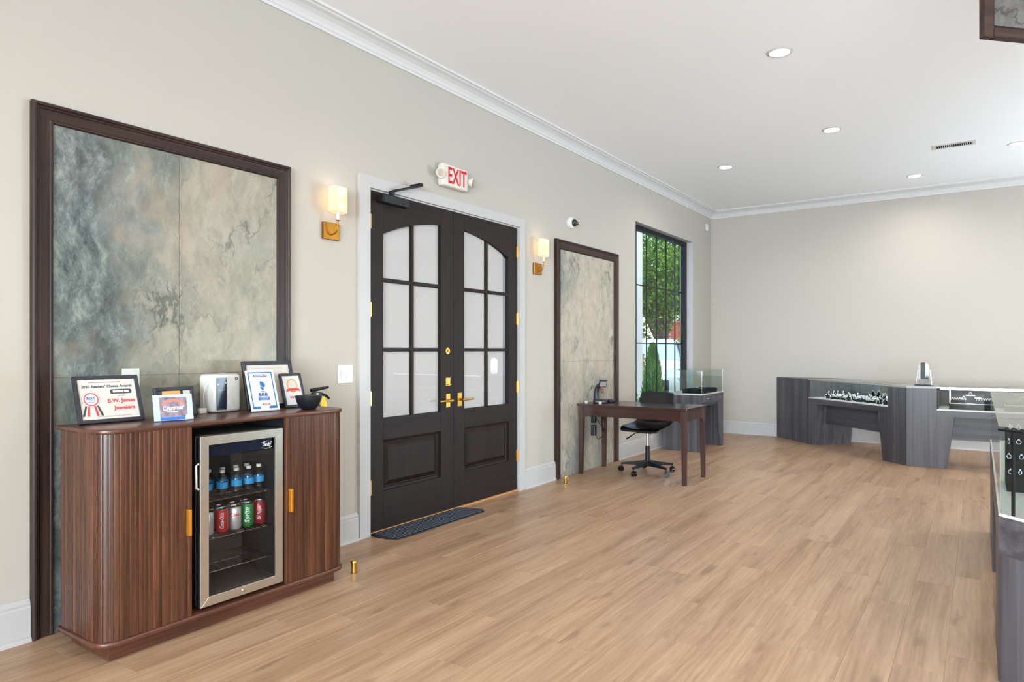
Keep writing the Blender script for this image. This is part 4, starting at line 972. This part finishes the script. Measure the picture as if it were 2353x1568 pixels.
# side profile (u = forward, i.e. -X ; z) with half width and edge lift
prof = [(.235, .452, .205, .000), (.225, .478, .215, .004), (.17, .484, .228, .012), (.08, .474, .232, .022), (-.04, .468, .228, .026), (-.13, .478, .218, .026), (-.185, .512, .208, .020), (-.215, .570, .202, .016), (-.235, .650, .202, .012), (-.250, .740, .204, .010), (-.262, .810, .200, .006), (-.268, .846, .188, .000)]
bm = bmesh.new(); rows = []; NV = 10
for i, (u, z, hw, lift) in enumerate(prof):
    row = []
    for k in range(NV + 1):
        s_ = -1 + 2 * k / NV; e4 = abs(s_) ** 3
        back = i > 6
        du = lift * 1.6 * e4 if back else 0; dz = (lift * 1.8 * e4 if not back else -.012 * e4)
        row.append(bm.verts.new((-(u + du), s_ * hw, z + dz)))
    rows.append(row)
for a, b in zip(rows, rows[1:]):
    for k in range(NV): bm.faces.new((a[k], a[k + 1], b[k + 1], b[k]))
sh = ob('seat_shell', bm, 'chair_black', ch, local=True, smooth=True)
md = sh.modifiers.new('thick', 'SOLIDIFY'); md.thickness = .022; md.offset = -1
md = sh.modifiers.new('soft', 'SUBSURF'); md.levels = 2; md.render_levels = 2
ob('seat_plate', B((-.10, .10, -.08, .08, .425, .452), r=.004), 'black_metal', ch, local=True)
ob('gas_lift', cyl((0, 0, .26), (0, 0, .43), .014, n=16), 'chrome', ch, local=True, smooth=True)
ob('lift_sleeve', cyl((0, 0, .10), (0, 0, .285), .026, .024, n=18), 'black_metal', ch, local=True, smooth=True)
ob('height_lever', tube([(-.02, .03, .425), (-.04, .12, .415), (-.06, .19, .365), (-.063, .215, .35)], [.005, .005, .009, .009], 8), 'black_plastic', ch, local=True, smooth=True)
ob('base_hub', cyl((0, 0, .075), (0, 0, .135), .036, .030, n=20), 'black_metal', ch, local=True, smooth=True)
for k in range(5):
    a = math.radians(100.5 + 72 * k); c_, s_ = math.cos(a), math.sin(a)
    R_ = Matrix.Rotation(a, 4, 'Z')
    bm = bmesh.new(); secs = [(.02, .020, .075, .135), (.15, .016, .078, .112), (.285, .012, .074, .092)]
    rg = [[bm.verts.new((x, y, z)) for y, z in ((-w_, z0), (w_, z0), (w_ * .8, z1), (-w_ * .8, z1))] for x, w_, z0, z1 in secs]
    for p, q in zip(rg, rg[1:]):
        for j in range(4): bm.faces.new((p[j], p[(j + 1) % 4], q[(j + 1) % 4], q[j]))
    bm.faces.new(rg[0][::-1]); bm.faces.new(rg[-1]); bm.transform(R_)
    ob('base_leg', bm, 'black_metal', ch, local=True)
    cs = ob('castor', join(cyl((.278 * c_, .278 * s_, .055), (.278 * c_, .278 * s_, .082), .007, n=10), B((.278 * c_ - .010, .278 * c_ + .010, .278 * s_ - .010, .278 * s_ + .010, .028, .058), r=.003)), 'black_plastic', ch, local=True)
    t_ = a + .9
    for sd_ in (-1, 1):
        cx, cy = .278 * c_ + .012 * math.cos(t_), .278 * s_ + .012 * math.sin(t_)
        nx, ny = -math.sin(t_) * sd_, math.cos(t_) * sd_
        ob('wheel', cyl((cx + nx * .006, cy + ny * .006, .0275), (cx + nx * .024, cy + ny * .024, .0275), .027, .024, n=18), 'black_gloss', cs, local=True, smooth=True)
# ================================================================ SHOWCASES
S2 = math.sqrt(.5)
# --- glass counter case by the street window
wc = tag(empty('display_case', (8.80, 3.14, 0)), 'small glass-topped display case with drawers beside the street window', 'display case')
QX0, QX1, QY0, QY1 = 8.38, 9.225, 2.88, 3.40
ob('side_panel', B((QX0, QX0 + .022, QY0 + .022, QY1, 0.0005, .722)), 'slate_wood', wc); ob('side_panel', B((QX1 - .022, QX1, QY0 + .022, QY1, 0.0005, .722)), 'slate_wood', wc)
ob('back_panel', B((QX0 + .022, QX1 - .022, QY1 - .02, QY1, .08, .722)), 'slate_wood', wc)
ob('front_frame', prism([(QX0, .0005), (QX0 + .045, .0005), (QX0 + .108, .595), (QX1 - .180, .595), (QX1 - .085, .0005), (QX1, .0005), (QX1, .722), (QX0, .722)], -.022, 0, M4=upright(QY0)), 'slate_wood', wc)
ob('case_floor', B((QX0 + .022, QX1 - .022, QY0 + .022, QY1 - .02, .575, .592)), 'slate_wood_x', wc)
for a, b in ((QX0 + .03, (QX0 + QX1) / 2 - .004), ((QX0 + QX1) / 2 + .004, QX1 - .03)):
    d_ = ob('drawer_front', B((a, b, QY0 - .012, QY0 - .0005, .618, .712), r=.002), 'slate_wood_x', wc)
    ob('drawer_pull', B(((a + b) / 2 - .06, (a + b) / 2 + .06, QY0 - .026, QY0 - .012, .668, .678), r=.002), 'chrome', d_)
ob('lock', cyl(((QX0 + QX1) / 2, QY0 - .0125, .675), ((QX0 + QX1) / 2, QY0 - .018, .675), .010, n=14), 'chrome', wc)
ob('deck', B((QX0, QX1, QY0 - .008, QY1, .722, .735), r=.002), 'white_deck', wc)
GX0, GX1, GY0, GY1 = QX0 + .004, QX1 - .02, QY0 + .004, QY1 - .02
for b in ((GX0, GX0 + .006, GY0, GY1, .735, 1.030), (GX1 - .006, GX1, GY0, GY1, .735, 1.030), (GX0 + .006, GX1 - .006, GY0, GY0 + .006, .735, 1.030), (GX0 + .006, GX1 - .006, GY1 - .006, GY1, .735, 1.030), (GX0, GX1, GY0, GY1, 1.030, 1.038)): ob('glass_pane', B(b), 'case_glass', wc)
for x, y in ((GX0, GY0), (GX0, GY1), (GX1, GY0), (GX1, GY1)): ob('corner_seam', B((x - .002, x + .002, y - .002, y + .002, .735, 1.030)), 'silver', wc)
def jtray(x, y, z, w_, d_, h_, rotz, label, group=None):
    t = tag(empty('jewelry_tray', (x, y, z), rotz), label, 'jewelry tray', group)
    ob('tray_body', prism(rrect(-w_ / 2, w_ / 2, -d_ / 2, d_ / 2, .008, 3), .0005, h_, r=.002, seg=1), 'black_felt', t, local=True)
    ob('tray_pad', B((-w_ / 2 + .015, w_ / 2 - .015, -d_ / 2 + .015, d_ / 2 - .015, h_, h_ + .004), r=.001), 'black_felt', t, local=True)
    return t
jtray(8.82, 3.06, .735, .62, .26, .050, 0, 'flat black jewelry tray in the glass case by the window')
def bracelet_mesh(r, t): return lathe([(r - t, 0), (r, t), (r + t, 0), (r, -t)], 28, close=True)
for k, (x, y) in enumerate(((8.66, 3.02), (8.80, 3.10), (8.96, 3.04))):
    b_ = ob('bracelet', bracelet_mesh(.034, .004), 'silver', smooth=True); b_.location = (x, y, .7935); tag(b_, ('silver bangle at the left of the tray in the window case', 'silver bangle in the middle of the tray in the window case', 'silver bangle at the right of the tray in the window case')[k], 'bracelet', 'bangles in the window case')

TOPZ, DECK, APB = .893, .648, .567
def angled_case(name, label, p, ang, L, lb, lt, rb, rt, panel_y, led):
    """local x along the customer side, y towards the back"""
    c = tag(empty(name, (p[0], p[1], 0), ang), label, 'display case'); D_ = .58
    up = Matrix(((1, 0, 0, 0), (0, 0, 1, 0), (0, 1, 0, 0), (0, 0, 0, 1)))
    ob('leg', prism([(0, .0005), (lb, .0005), (lt, APB), (0, APB)], 0, D_, M4=up), 'slate_wood', c, local=True)
    ob('leg', prism([(rb, .0005), (L, .0005), (L, APB), (rt, APB)], 0, D_, M4=up), 'slate_wood', c, local=True)
    ob('apron', B((0, L, 0, D_, APB, DECK - .014)), 'slate_wood_x', c, local=True)
    ob('modesty_panel', B((lt - .03, rt + .03, panel_y, panel_y + .02, .295, APB)), 'slate_wood_x', c, local=True)
    ob('deck', B((0, L, -.004, D_, DECK - .014, DECK)), 'white_deck', c, local=True)
    ob('front_glass', B((.004, L - .004, .002, .008, DECK, TOPZ - .010)), 'case_glass', c, local=True)
    ob('top_glass', B((0, L, 0, D_, TOPZ - .009, TOPZ)), 'case_glass', c, local=True)
    ob('front_edge', B((0, L, -.006, .0, TOPZ - .014, TOPZ - .002)), 'steel', c, local=True)
    ob('end_panel', B((0, .012, .008, D_ - .018, DECK, TOPZ - .010)), 'slate_wood', c, local=True); ob('end_panel', B((L - .012, L, .008, D_ - .018, DECK, TOPZ - .010)), 'slate_wood', c, local=True)
    if led: ob('rear_door', B((.012, L - .012, D_ - .018, D_, DECK, TOPZ - .010)), 'dark_interior', c, local=True)
    else: ob('mirror_back', B((.012, L - .012, D_ - .018, D_, DECK, TOPZ - .010)), 'mirror', c, local=True)
    if led:
        ob('led_strip', B((.03, L - .03, -.004, .008, TOPZ - .030, TOPZ - .016)), 'led_glow', c, local=True)
        ob('corner_post', B((.0, .010, .0, .012, DECK, TOPZ - .010)), 'black_metal', c, local=True)
        ob('inner_post', B((.105, .118, .30, .32, DECK, TOPZ - .010)), 'steel', c, local=True)
    l = bpy.data.lights.new('case_led', 'AREA'); l.shape = 'RECTANGLE'; l.size = L - .1; l.size_y = .012; l.energy = 5.0 if led else 2.5; l.color = (.97, .99, 1)
    lo = bpy.data.objects.new('case_led', l); COL.objects.link(lo); lo.parent = c; lo.location = (L / 2, .02, TOPZ - .018); lo.rotation_euler = (math.radians(30), 0, 0)
    return c
def Pd(s): return (10.600 - s * S2, 2.530 - s * S2)
A1 = -3 * PI / 4
# end cabinet against the far wall
ec = tag(empty('end_cabinet', (10.2, 1.95, 0)), 'grey woodgrain end panel cabinet between the far wall and the angled case', 'cabinet')
pf = Pd(.825); pbk = (pf[0] + .58 * S2, pf[1] - .58 * S2)
poly = [(10.565, 2.495), pf, pbk, (10.565, pbk[1] + .13)]
ob('body', prism(poly, .0005, .872), 'slate_wood', ec); ob('counter_top', prism(poly, .872, TOPZ), 'slate_wood_x', ec)
c1 = angled_case('display_case', 'angled grey display case with a mirrored back against the far wall', Pd(.8255), A1, 1.513, .097, .164, 1.423, 1.344, .17, False)
# corner cabinet
cc = tag(empty('corner_cabinet', (9.05, .62, 0)), 'grey woodgrain corner cabinet carrying the round-topped mirror', 'cabinet')
pa2 = Pd(2.339); poly = [pa2, (8.747, .677), (8.750, .3885), (9.330, .3885), (pa2[0] + .58 * S2, pa2[1] - .58 * S2)]
ob('body', prism(poly, .0005, .872), 'slate_wood', cc); ob('counter_top', prism(poly, .872, TOPZ), 'counter_grey', cc)
c2 = angled_case('display_case', 'straight grey display case lit by a white strip along the far wall', (8.75, .388), -PI / 2, 2.0, .085, .160, 1.915, 1.84, .25, True)
# vanity mirror
vm = tag(empty('vanity_mirror', (8.93, .52, TOPZ), -1.87), 'round-topped chrome vanity mirror on the corner cabinet', 'mirror')
ob('base', prism(rrect(-.085, .085, -.05, .05, .02, 4), .0005, .014, r=.004), 'ink_dark', vm, local=True)
for s_ in (-1, 1): ob('side_arm', tube([(s_ * .080, 0, .012), (s_ * .072, 0, .09), (s_ * .064, 0, .175)], .004, 8), 'chrome', vm, local=True, smooth=True)
def tomb(w_, z0, z1, n=14): return [(-w_, z0), (w_, z0)] + [(w_ * math.cos(a), z1 - w_ + w_ * math.sin(a)) for a in [k * PI / n for k in range(n + 1)]]
VUP = Matrix.Rotation(PI / 2, 4, 'X')
ob('mirror_frame', prism(tomb(.060, .035, .272), -.012, .006, M4=VUP), 'silver', vm, local=True); ob('mirror_glass', prism(tomb(.054, .075, .266), .006, .0075, M4=VUP), 'mirror', vm, local=True)
ob('lower_plate', B((-.045, .045, -.004, .004, .012, .036)), 'silver', vm, local=True)
# ring pads in the angled case
def ring_mesh(r=.010, t=.0016):
    bm = lathe([(r - t, 0), (r, t), (r + t, 0), (r, -t)], 14, close=True); bm.transform(Matrix.Rotation(PI / 2, 4, 'X')); return bm
rm_b = join(ring_mesh(), lathe([(0, .008), (.0045, .012), (.003, .016), (0, .0165)], 6)); ring_me = bpy.data.meshes.new('ring'); rm_b.to_mesh(ring_me); rm_b.free(); ring_me.materials.append(M['jewel_white'])
def pad(kind):
    p = empty('ring_pad', (0, 0, 0))
    if kind == 0:
        ob('pad', prism([(-.034, 0), (.034, 0), (.034, .012), (.008, .046), (-.034, .030)], -.032, .032, M4=Matrix.Rotation(PI / 2, 4, 'X') @ Matrix.Rotation(0, 4, 'Z')), 'black_felt', p, local=True)
        spots = [(-.02, -.02, .040), (-.02, .015, .040), (.012, -.01, .046)]
    elif kind == 1:
        ob('pad', lathe([(0, 0), (.030, .0), (.028, .012), (.012, .060), (.008, .072), (0, .074)], 14), 'black_felt', p, local=True, smooth=True); spots = [(0, 0, .070), (.022, -.012, .030), (-.020, -.016, .030)]
    else:
        ob('pad', B((-.040, .040, -.030, .030, 0, .026), r=.006), 'black_felt', p, local=True); spots = [(-.028, 0, .032), (-.009, -.004, .032), (.010, .002, .032), (.029, 0, .032)]
    for s_ in spots:
        o = put('ring', ring_me, p, s_); o.rotation_euler = (random.uniform(-.4, .4), 0, random.uniform(-1, 1)); o.scale = (1.9,) * 3
    return p
pads = [pad(0), pad(1), pad(2)]; used = [False] * 3
PADLAB = ['black slanted ring pad with silver rings in the angled case', 'black cone ring stand with silver rings in the angled case', 'black flat ring block with silver rings in the angled case']
c1M = MW[c1.name]; random.seed(3)
for rowi, (yy, n, off) in enumerate(((.10, 11, .30), (.20, 12, .24), (.30, 12, .22))):
    for k in range(n):
        kind = random.choice((0, 1, 1, 2)); x = off + k * (1.46 - off) / n + random.uniform(-.012, .012)
        o = copy_tree(pads[kind]) if used[kind] else pads[kind]; used[kind] = True
        o.location = c1M @ Vector((x, yy + random.uniform(-.015, .015), DECK + .0003)); o.rotation_euler = (0, 0, A1 + random.uniform(-.4, .4))
        tag(o, PADLAB[kind], 'ring pad', 'ring pads in the angled display case')
# risers and trays in the lit case
c2M = MW[c2.name]
def on_case(Mc, x, y, z=DECK): return Mc @ Vector((x, y, z))
def lit_set(x, lab):
    q = on_case(c2M, x, .14)
    r_ = tag(empty('jewelry_riser', q, -PI / 2), 'long black riser block, %s in the lit case' % lab, 'riser')
    ob('riser_body', B((-.20, .20, -.085, .085, .0005, .062), r=.002), 'black_felt', r_, local=True); ob('riser_top', B((-.195, .195, -.08, .08, .062, .066)), 'white_deck', r_, local=True)
    for dx in (-.115, .115):
        q = on_case(c2M, x + dx, .125, DECK + .066)
        t = jtray(q.x, q.y, q.z, .145, .09, .034, -PI / 2, 'black ring tray on the %s riser, %s half' % (lab, 'left' if dx < 0 else 'right'))
        for k in range(6):
            o = put('ring', ring_me, t, (-.055 + k * .022, 0, .040)); o.scale = (1.3,) * 3
    q = on_case(c2M, x + .0, .17, DECK + .066); s_ = tag(empty('ring_tower', q, -PI / 2), 'stepped black ring tower on the %s riser' % lab, 'ring stand')
    ob('tower', B((-.045, .030, -.025, .025, .0005, .080), r=.002), 'black_felt', s_, local=True); ob('step', B((.030, .085, -.025, .025, .0005, .056), r=.002), 'black_felt', s_, local=True)
    ob('tower_cap', B((-.050, .035, -.03, .03, .080, .090), r=.003), 'paper_white', s_, local=True); ob('step_cap', B((.031, .09, -.03, .03, .056, .064), r=.003), 'paper_white', s_, local=True)
    o = put('ring', ring_me, s_, (-.01, 0, .100)); o.scale = (1.5,) * 3; o = put('ring', ring_me, s_, (-.068, 0, .050)); o.scale = (1.8,) * 3
lit_set(.31, 'left'); lit_set(.80, 'middle'); lit_set(1.35, 'right')

# --- foreground case at the right picture edge
FZT, FDK, FAP = 1.000, .660, .500
fc = tag(empty('display_case', (4.3, -.34, 0)), 'large glass display case at the right picture edge nearest the camera', 'display case')
e1 = .92; pE = (3.27 - e1 * S2 * 1.0, -.06 - e1 * S2); pEb = (pE[0] + .55 * S2, pE[1] - .55 * S2)
foot = [(5.90, -.06), (3.27, -.06), pE, pEb, (3.498, -.61), (5.90, -.61)]
ob('apron', prism(foot, FAP, FDK - .012), 'slate_wood_x', fc); ob('deck', prism(foot, FDK - .012, FDK), 'white_deck', fc)
ob('leg', prism([(5.90, -.06), (4.86, -.06), (4.86, -.61), (5.90, -.61)], .0005, FAP), 'slate_wood', fc)
pk = (3.27 - .62 * S2, -.06 - .62 * S2); ob('leg', prism([(3.84, -.06), (3.27, -.06), pk, (pk[0] + .5 * S2, pk[1] - .5 * S2), (3.45, -.56), (3.84, -.56)], .0005, FAP), 'slate_wood', fc)
ob('modesty_panel', B((3.84, 4.86, -.36, -.34, .24, FAP)), 'slate_wood_x', fc)
def wallseg(p, q, t, z0, z1):
    p = Vector(p); q = Vector(q); d = (q - p).normalized(); n = Vector((-d.y, d.x)); return prism([p, q, q + n * t, p + n * t], z0, z1)
ob('front_glass', wallseg((5.896, -.064), (3.275, -.064), .007, FDK, FZT - .010), 'case_glass', fc)
ob('front_glass', wallseg((3.265, -.067), (pE[0], pE[1] + .0), .007, FDK, FZT - .010), 'case_glass', fc)
ob('end_glass', B((5.889, 5.896, -.60, -.072, FDK, FZT - .010)), 'case_glass', fc)
ob('top_glass', prism([(5.90, -.06), (3.66, -.06), (3.66, -.61), (5.90, -.61)], FZT - .009, FZT), 'case_glass', fc)
ob('top_glass', prism([(3.652, -.06), (3.27, -.06), pE, pEb, (3.498, -.61), (3.652, -.61)], FZT - .009, FZT), 'case_glass', fc)
cpt = (3.27 - .055 * S2, -.06 - .055 * S2); ob('corner_post', wallseg(cpt, (cpt[0] - .008 * S2, cpt[1] - .008 * S2), .010, FDK, FZT - .009), 'black_metal', fc)
ob('front_rail', wallseg((3.27, -.058), (pE[0], pE[1] + .002), .010, FZT - .018, FZT - .010), 'black_metal', fc)
ob('rear_door', B((3.50, 5.88, -.605, -.590, FDK, FZT - .010)), 'dark_interior', fc)
ob('rear_door', wallseg((3.495, -.600), (pEb[0] + .006, pEb[1] + .006), -.012, FDK, FZT - .010), 'dark_interior', fc)
# stepped black riser with rings behind the near glass
rs = tag(empty('stepped_riser', (3.78, -.34, FDK), -PI / 2), 'stepped black velvet riser full of rings in the near display case', 'riser')
random.seed(9)
for k in range(4):
    ob('step', B((-.24, .22, k * .06, (k + 1) * .06 if k < 3 else .30, .0005, .075 + k * .062), r=.003), 'black_felt', rs, local=True)
rsM = MW[rs.name]
for k in range(4):
    for j in range(12):
        o = put('ring', ring_me, None, rsM @ Vector((-.225 + j * .039 + random.uniform(-.006, .006), .03 + k * .06, .075 + k * .062 + .0108)), (0, 0, -PI / 2 + random.uniform(-1.2, 1.2))); o.scale = (.92,) * 3
        tag(o, 'silver ring on the %s step of the riser in the near display case' % ('lowest', 'second', 'third', 'top')[k], 'ring', 'rings on the stepped riser')
jtray(4.75, -.33, FDK, .5, .22, .04, 0, 'long black tray farther back in the near display case')
for k in range(8):
    o = put('ring', ring_me, None, (4.55 + k * .056, -.30, FDK + .0565), (0, 0, .3 * k)); o.scale = (1.35,) * 3; tag(o, 'silver ring on the long tray in the near display case', 'ring', 'rings on the long tray')

# ================================================================ OUTSIDE, SEEN THROUGH THE STREET WINDOW
GZ = -.15
struct(ob('ground', B((-15, 60, WY + .2, 70, GZ - .2, GZ)), 'asphalt'))
struct(ob('planting_bed', B((2, 12.5, WY + .2, 5.1, GZ, GZ + .06)), 'soil'))
co = tag(empty('porch_column', (11.11, 5.13, GZ)), 'pale square porch column outside the street window', 'column')
ob('shaft', B((10.94, 11.28, 4.96, 5.30, GZ + .25, 5.2), r=.01), 'outside_white', co); ob('column_base', B((10.89, 11.33, 4.91, 5.35, GZ, GZ + .25), r=.01), 'outside_white', co)
random.seed(21)
def leaves(bm, c, dirn, s, asp=.55):
    d = Vector(dirn).normalized(); a = Vector((random.uniform(-1, 1), random.uniform(-1, 1), random.uniform(-1, 1))); u = d.cross(a)
    if u.length < .01: u = d.orthogonal()
    u.normalize(); c = Vector(c)
    vs = [bm.verts.new(c - d * s * .5), bm.verts.new(c + u * s * asp * .5), bm.verts.new(c + d * s * .5), bm.verts.new(c - u * s * asp * .5)]
    bm.faces.new(vs)
def rnd(): return Vector((random.gauss(0, 1), random.gauss(0, 1), random.gauss(0, 1))).normalized()
def tree(x, y, top, rad, n, label):
    t = tag(empty('street_tree', (x, y, GZ)), label, 'tree')
    ob('trunk', tube([(x, y, GZ), (x + .1, y, 1.2), (x, y + .1, top * .55)], [.22, .16, .10], 10), 'bark', t, smooth=True)
    for k in range(5):
        a = k * 1.3; ob('branch', tube([(x, y, 1.4 + .2 * k), (x + math.cos(a) * rad * .5, y + math.sin(a) * rad * .5, top * .6), (x + math.cos(a) * rad * .75, y + math.sin(a) * rad * .75, top * .75)], [.07, .05, .02], 6), 'bark', t, smooth=True)
    bm = bmesh.new(); cl = [(rnd() * random.uniform(.3, .95), random.uniform(.25, .5)) for _ in range(46)]
    zc = (top + 1.7) / 2; hz = (top - 1.7) / 2
    for k in range(n):
        p, r_ = random.choice(cl); q = p + rnd() * r_ * random.random() ** .4
        leaves(bm, (x + q.x * rad * .85, y + q.y * rad * .85, zc + q.z * hz * .85), rnd() + Vector((0, 0, -.4)), random.uniform(.09, .16))
    stuff(ob('foliage', bm, 'leaf_tree', t))
tree(20.9, 8.45, 5.6, 2.6, 13000, 'broad green tree across the street')
tree(27.0, 11.2, 7.6, 3.4, 6000, 'taller tree standing behind the broad green tree')
# brick sign wall
bs = tag(empty('brick_sign', (24.4, 9.4, GZ)), 'red brick sign wall with pale letters under the tree', 'sign wall')
dirx = Vector((.40, -.917, 0)).normalized()      # faces the shop
SM = Matrix.Translation((24.4, 9.72, GZ)) @ Matrix(((dirx.x, -dirx.y, 0, 0), (dirx.y, dirx.x, 0, 0), (0, 0, 1, 0), (0, 0, 0, 1)))
bs.matrix_world = SM; MW[bs.name] = SM.copy()
ob('core', B((.02, 2.98, .02, .28, 0, 2.50)), 'mortar', bs, local=True)
bb = B((-.118, .118, -.01, .03, -.036, .036)); bme = bpy.data.meshes.new('brick'); bb.to_mesh(bme); bb.free(); bme.materials.append(M['brick'])
for r_ in range(9):
    for k in range(12):
        xx = .13 + k * .25 + (.125 if r_ % 2 else 0)
        if xx < 2.9: put('brick', bme, bs, (xx, .01, 1.78 + r_ * .085))
ob('white_post', B((-.14, -.02, -.03, .30, 0, 2.55), r=.01), 'outside_white', bs, local=True); ob('coping', B((-.1, 3.05, -.05, .33, 2.52, 2.60), r=.01), 'outside_white', bs, local=True)
for k, (a, b) in enumerate(((1.0, 1.2), (1.25, 1.38), (1.43, 1.62), (1.68, 1.80))): ob('letter_block', B((a, b, -.025, -.003, 2.0, 2.2)), 'sign_letters', bs, local=True)
def bush(name, x, y, rx, ry, h_, n, mat, s0, s1, label, up=0.0, cat='shrub', group=None):
    t = tag(empty(name, (x, y, GZ)), label, cat, group)
    ob('stem', tube([(x, y, GZ), (x, y, GZ + h_ * .5)], [.03, .015], 6), 'bark', t)
    bm = bmesh.new()
    for k in range(n):
        q = rnd() * random.random() ** .35
        leaves(bm, (x + q.x * rx, y + q.y * ry, GZ + h_ * .5 + q.z * h_ * .5), rnd() + Vector((q.x, q.y, up)), random.uniform(s0, s1))
    stuff(ob('foliage', bm, mat, t)); return t
bush('hedge', 22.2, 10.35, 1.6, .8, 2.5, 2200, 'leaf_hedge', .1, .2, 'dark bluish hedge left of the brick sign')
bush('hedge', 23.4, 8.75, .8, .5, 1.9, 1600, 'leaf_lime', .08, .16, 'light green hedge in front of the brick sign')
bush('dry_grass', 19.6, 9.5, .9, .6, 2.1, 1800, 'leaf_dry', .12, .3, 'dry yellow shrub beside the parked car', .8)
bush('dry_grass', 13.2, 5.98, .36, .36, 1.50, 500, 'leaf_dry', .08, .2, 'thin dry shrub at the left window edge', 1.2)
# upright evergreen just outside the window
ev = tag(empty('evergreen_shrub', (9.62, 4.07, GZ)), 'upright bright green evergreen just outside the window', 'shrub')
ob('stem', tube([(9.62, 4.07, GZ), (9.62, 4.07, 1.15)], [.02, .006], 6), 'bark', ev)
bm = bmesh.new()
for k in range(5200):
    z = random.random() ** .8; r_ = .225 * (1 - z) ** .48 * (.6 + .4 * min(1, z * 5)) * (.75 + .35 * random.random()) * random.random() ** .35 + .004; a = random.uniform(0, 2 * PI)
    leaves(bm, (9.62 + r_ * math.cos(a), 4.07 + r_ * math.sin(a), GZ + .08 + z * 1.44), (math.cos(a) * .35, math.sin(a) * .35, 1 + random.uniform(-.3, .3)), random.uniform(.06, .14), .14)
stuff(ob('foliage', bm, 'leaf_cypress', ev))
bush('lime_shrub', 8.72, 4.02, .26, .24, .86, 900, 'leaf_lime', .04, .08, 'lime green shrub under the left part of the window', .3)
bush('lime_shrub', 8.10, 4.15, .28, .25, .95, 900, 'leaf_lime', .04, .08, 'lime green shrub near the left window edge, mostly hidden', .3)
# parked white car, nose towards the shop window
car = tag(empty('parked_car', (16.55, 7.05, GZ), math.atan2(-.36, -.933)), 'white sport utility vehicle parked outside the window', 'car')
# stations along local x (front = +): x, half width, z bottom, z belt/hood, roof half width, roof z
ST = [(2.25, .70, .42, .70, .66, .78), (2.10, .88, .34, .84, .82, .95), (1.75, .94, .30, .96, .86, 1.04), (1.05, .95, .28, 1.04, .84, 1.12), (.85, .95, .28, 1.06, .80, 1.16), (.10, .95, .28, 1.08, .68, 1.66), (-.6, .95, .28, 1.08, .68, 1.74), (-1.6, .95, .28, 1.08, .66, 1.72), (-2.15, .93, .32, 1.06, .62, 1.60), (-2.4, .88, .42, 1.02, .78, 1.08)]
bm = bmesh.new(); rg = []
for x, hw, zb, zh, rw, zr in ST:
    pts = [(-hw * .92, zb), (-hw, zb + .2), (-hw, zh - .06), (-hw * .97, zh), (-rw, zr - .05), (-rw * .86, zr), (rw * .86, zr), (rw, zr - .05), (hw * .97, zh), (hw, zh - .06), (hw, zb + .2), (hw * .92, zb)]
    rg.append([bm.verts.new((x, y, z)) for y, z in pts])
for a, b in zip(rg, rg[1:]):
    for j in range(12): bm.faces.new((a[j], a[(j + 1) % 12], b[(j + 1) % 12], b[j]))
bm.faces.new(rg[0][::-1]); bm.faces.new(rg[-1])
ob('body', bm, 'car_white', car, local=True, smooth=True)
def quad(name, pts, mat, off=(0, 0, 0), th=(0, 0, .012)):
    b2 = bmesh.new(); f0 = [b2.verts.new(Vector(p) + Vector(off)) for p in pts]; f1 = [b2.verts.new(Vector(p) + Vector(off) + Vector(th)) for p in pts]; n = len(pts)
    b2.faces.new(f0[::-1]); b2.faces.new(f1)
    for i in range(n): b2.faces.new((f0[i], f0[(i + 1) % n], f1[(i + 1) % n], f1[i]))
    return ob(name, b2, mat, car, local=True)
quad('windshield', [(.80, -.74, 1.19), (.80, .74, 1.19), (.15, .61, 1.62), (.15, -.61, 1.62)], 'car_glass', th=(.008, 0, .012))
for s_ in (-1, 1):
    quad('side_window', [(.55, s_ * .915, 1.12), (-.35, s_ * .915, 1.12), (-.35, s_ * .715, 1.62), (.08, s_ * .715, 1.62)], 'car_glass', th=(0, s_ * .014, .006)); quad('side_window', [(-.45, s_ * .915, 1.12), (-1.7, s_ * .915, 1.12), (-1.65, s_ * .705, 1.62), (-.45, s_ * .715, 1.64)], 'car_glass', th=(0, s_ * .014, .006))
    quad('windshield_pillar', [(.86, s_ * .78, 1.17), (.80, s_ * .80, 1.18), (.12, s_ * .665, 1.645), (.15, s_ * .63, 1.645)], 'car_black', th=(.010, s_ * .010, .014))
    ob('headlight', B((2.02, 2.22, s_ * .70 - .17, s_ * .70 + .17, .68, .82), r=.03), 'car_glass', car, local=True)
    ob('door_mirror', B((.55, .72, s_ * 1.05 - .11, s_ * 1.05 + .11, 1.10, 1.27), r=.03), 'car_white', car, local=True, smooth=True)
    for xw in (1.45, -1.45):
        wl = ob('wheel', cyl((xw, s_ * .72, .36), (xw, s_ * .97, .36), .36, n=28), 'tyre', car, local=True, smooth=True); ob('hubcap', cyl((xw, s_ * .965, .36), (xw, s_ * .985, .36), .22, n=20), 'steel', wl, local=True)
ob('grille', B((2.20, 2.30, -.48, .48, .48, .76), r=.02), 'car_black', car, local=True); ob('bumper', B((2.12, 2.34, -.82, .82, .34, .46), r=.03), 'car_black', car, local=True)
for s_ in (-1, 1): ob('roof_rail', tube([(-.1, s_ * .60, 1.69), (-.5, s_ * .61, 1.77), (-1.5, s_ * .60, 1.76), (-1.8, s_ * .58, 1.71)], .018, 6), 'car_black', car, local=True)
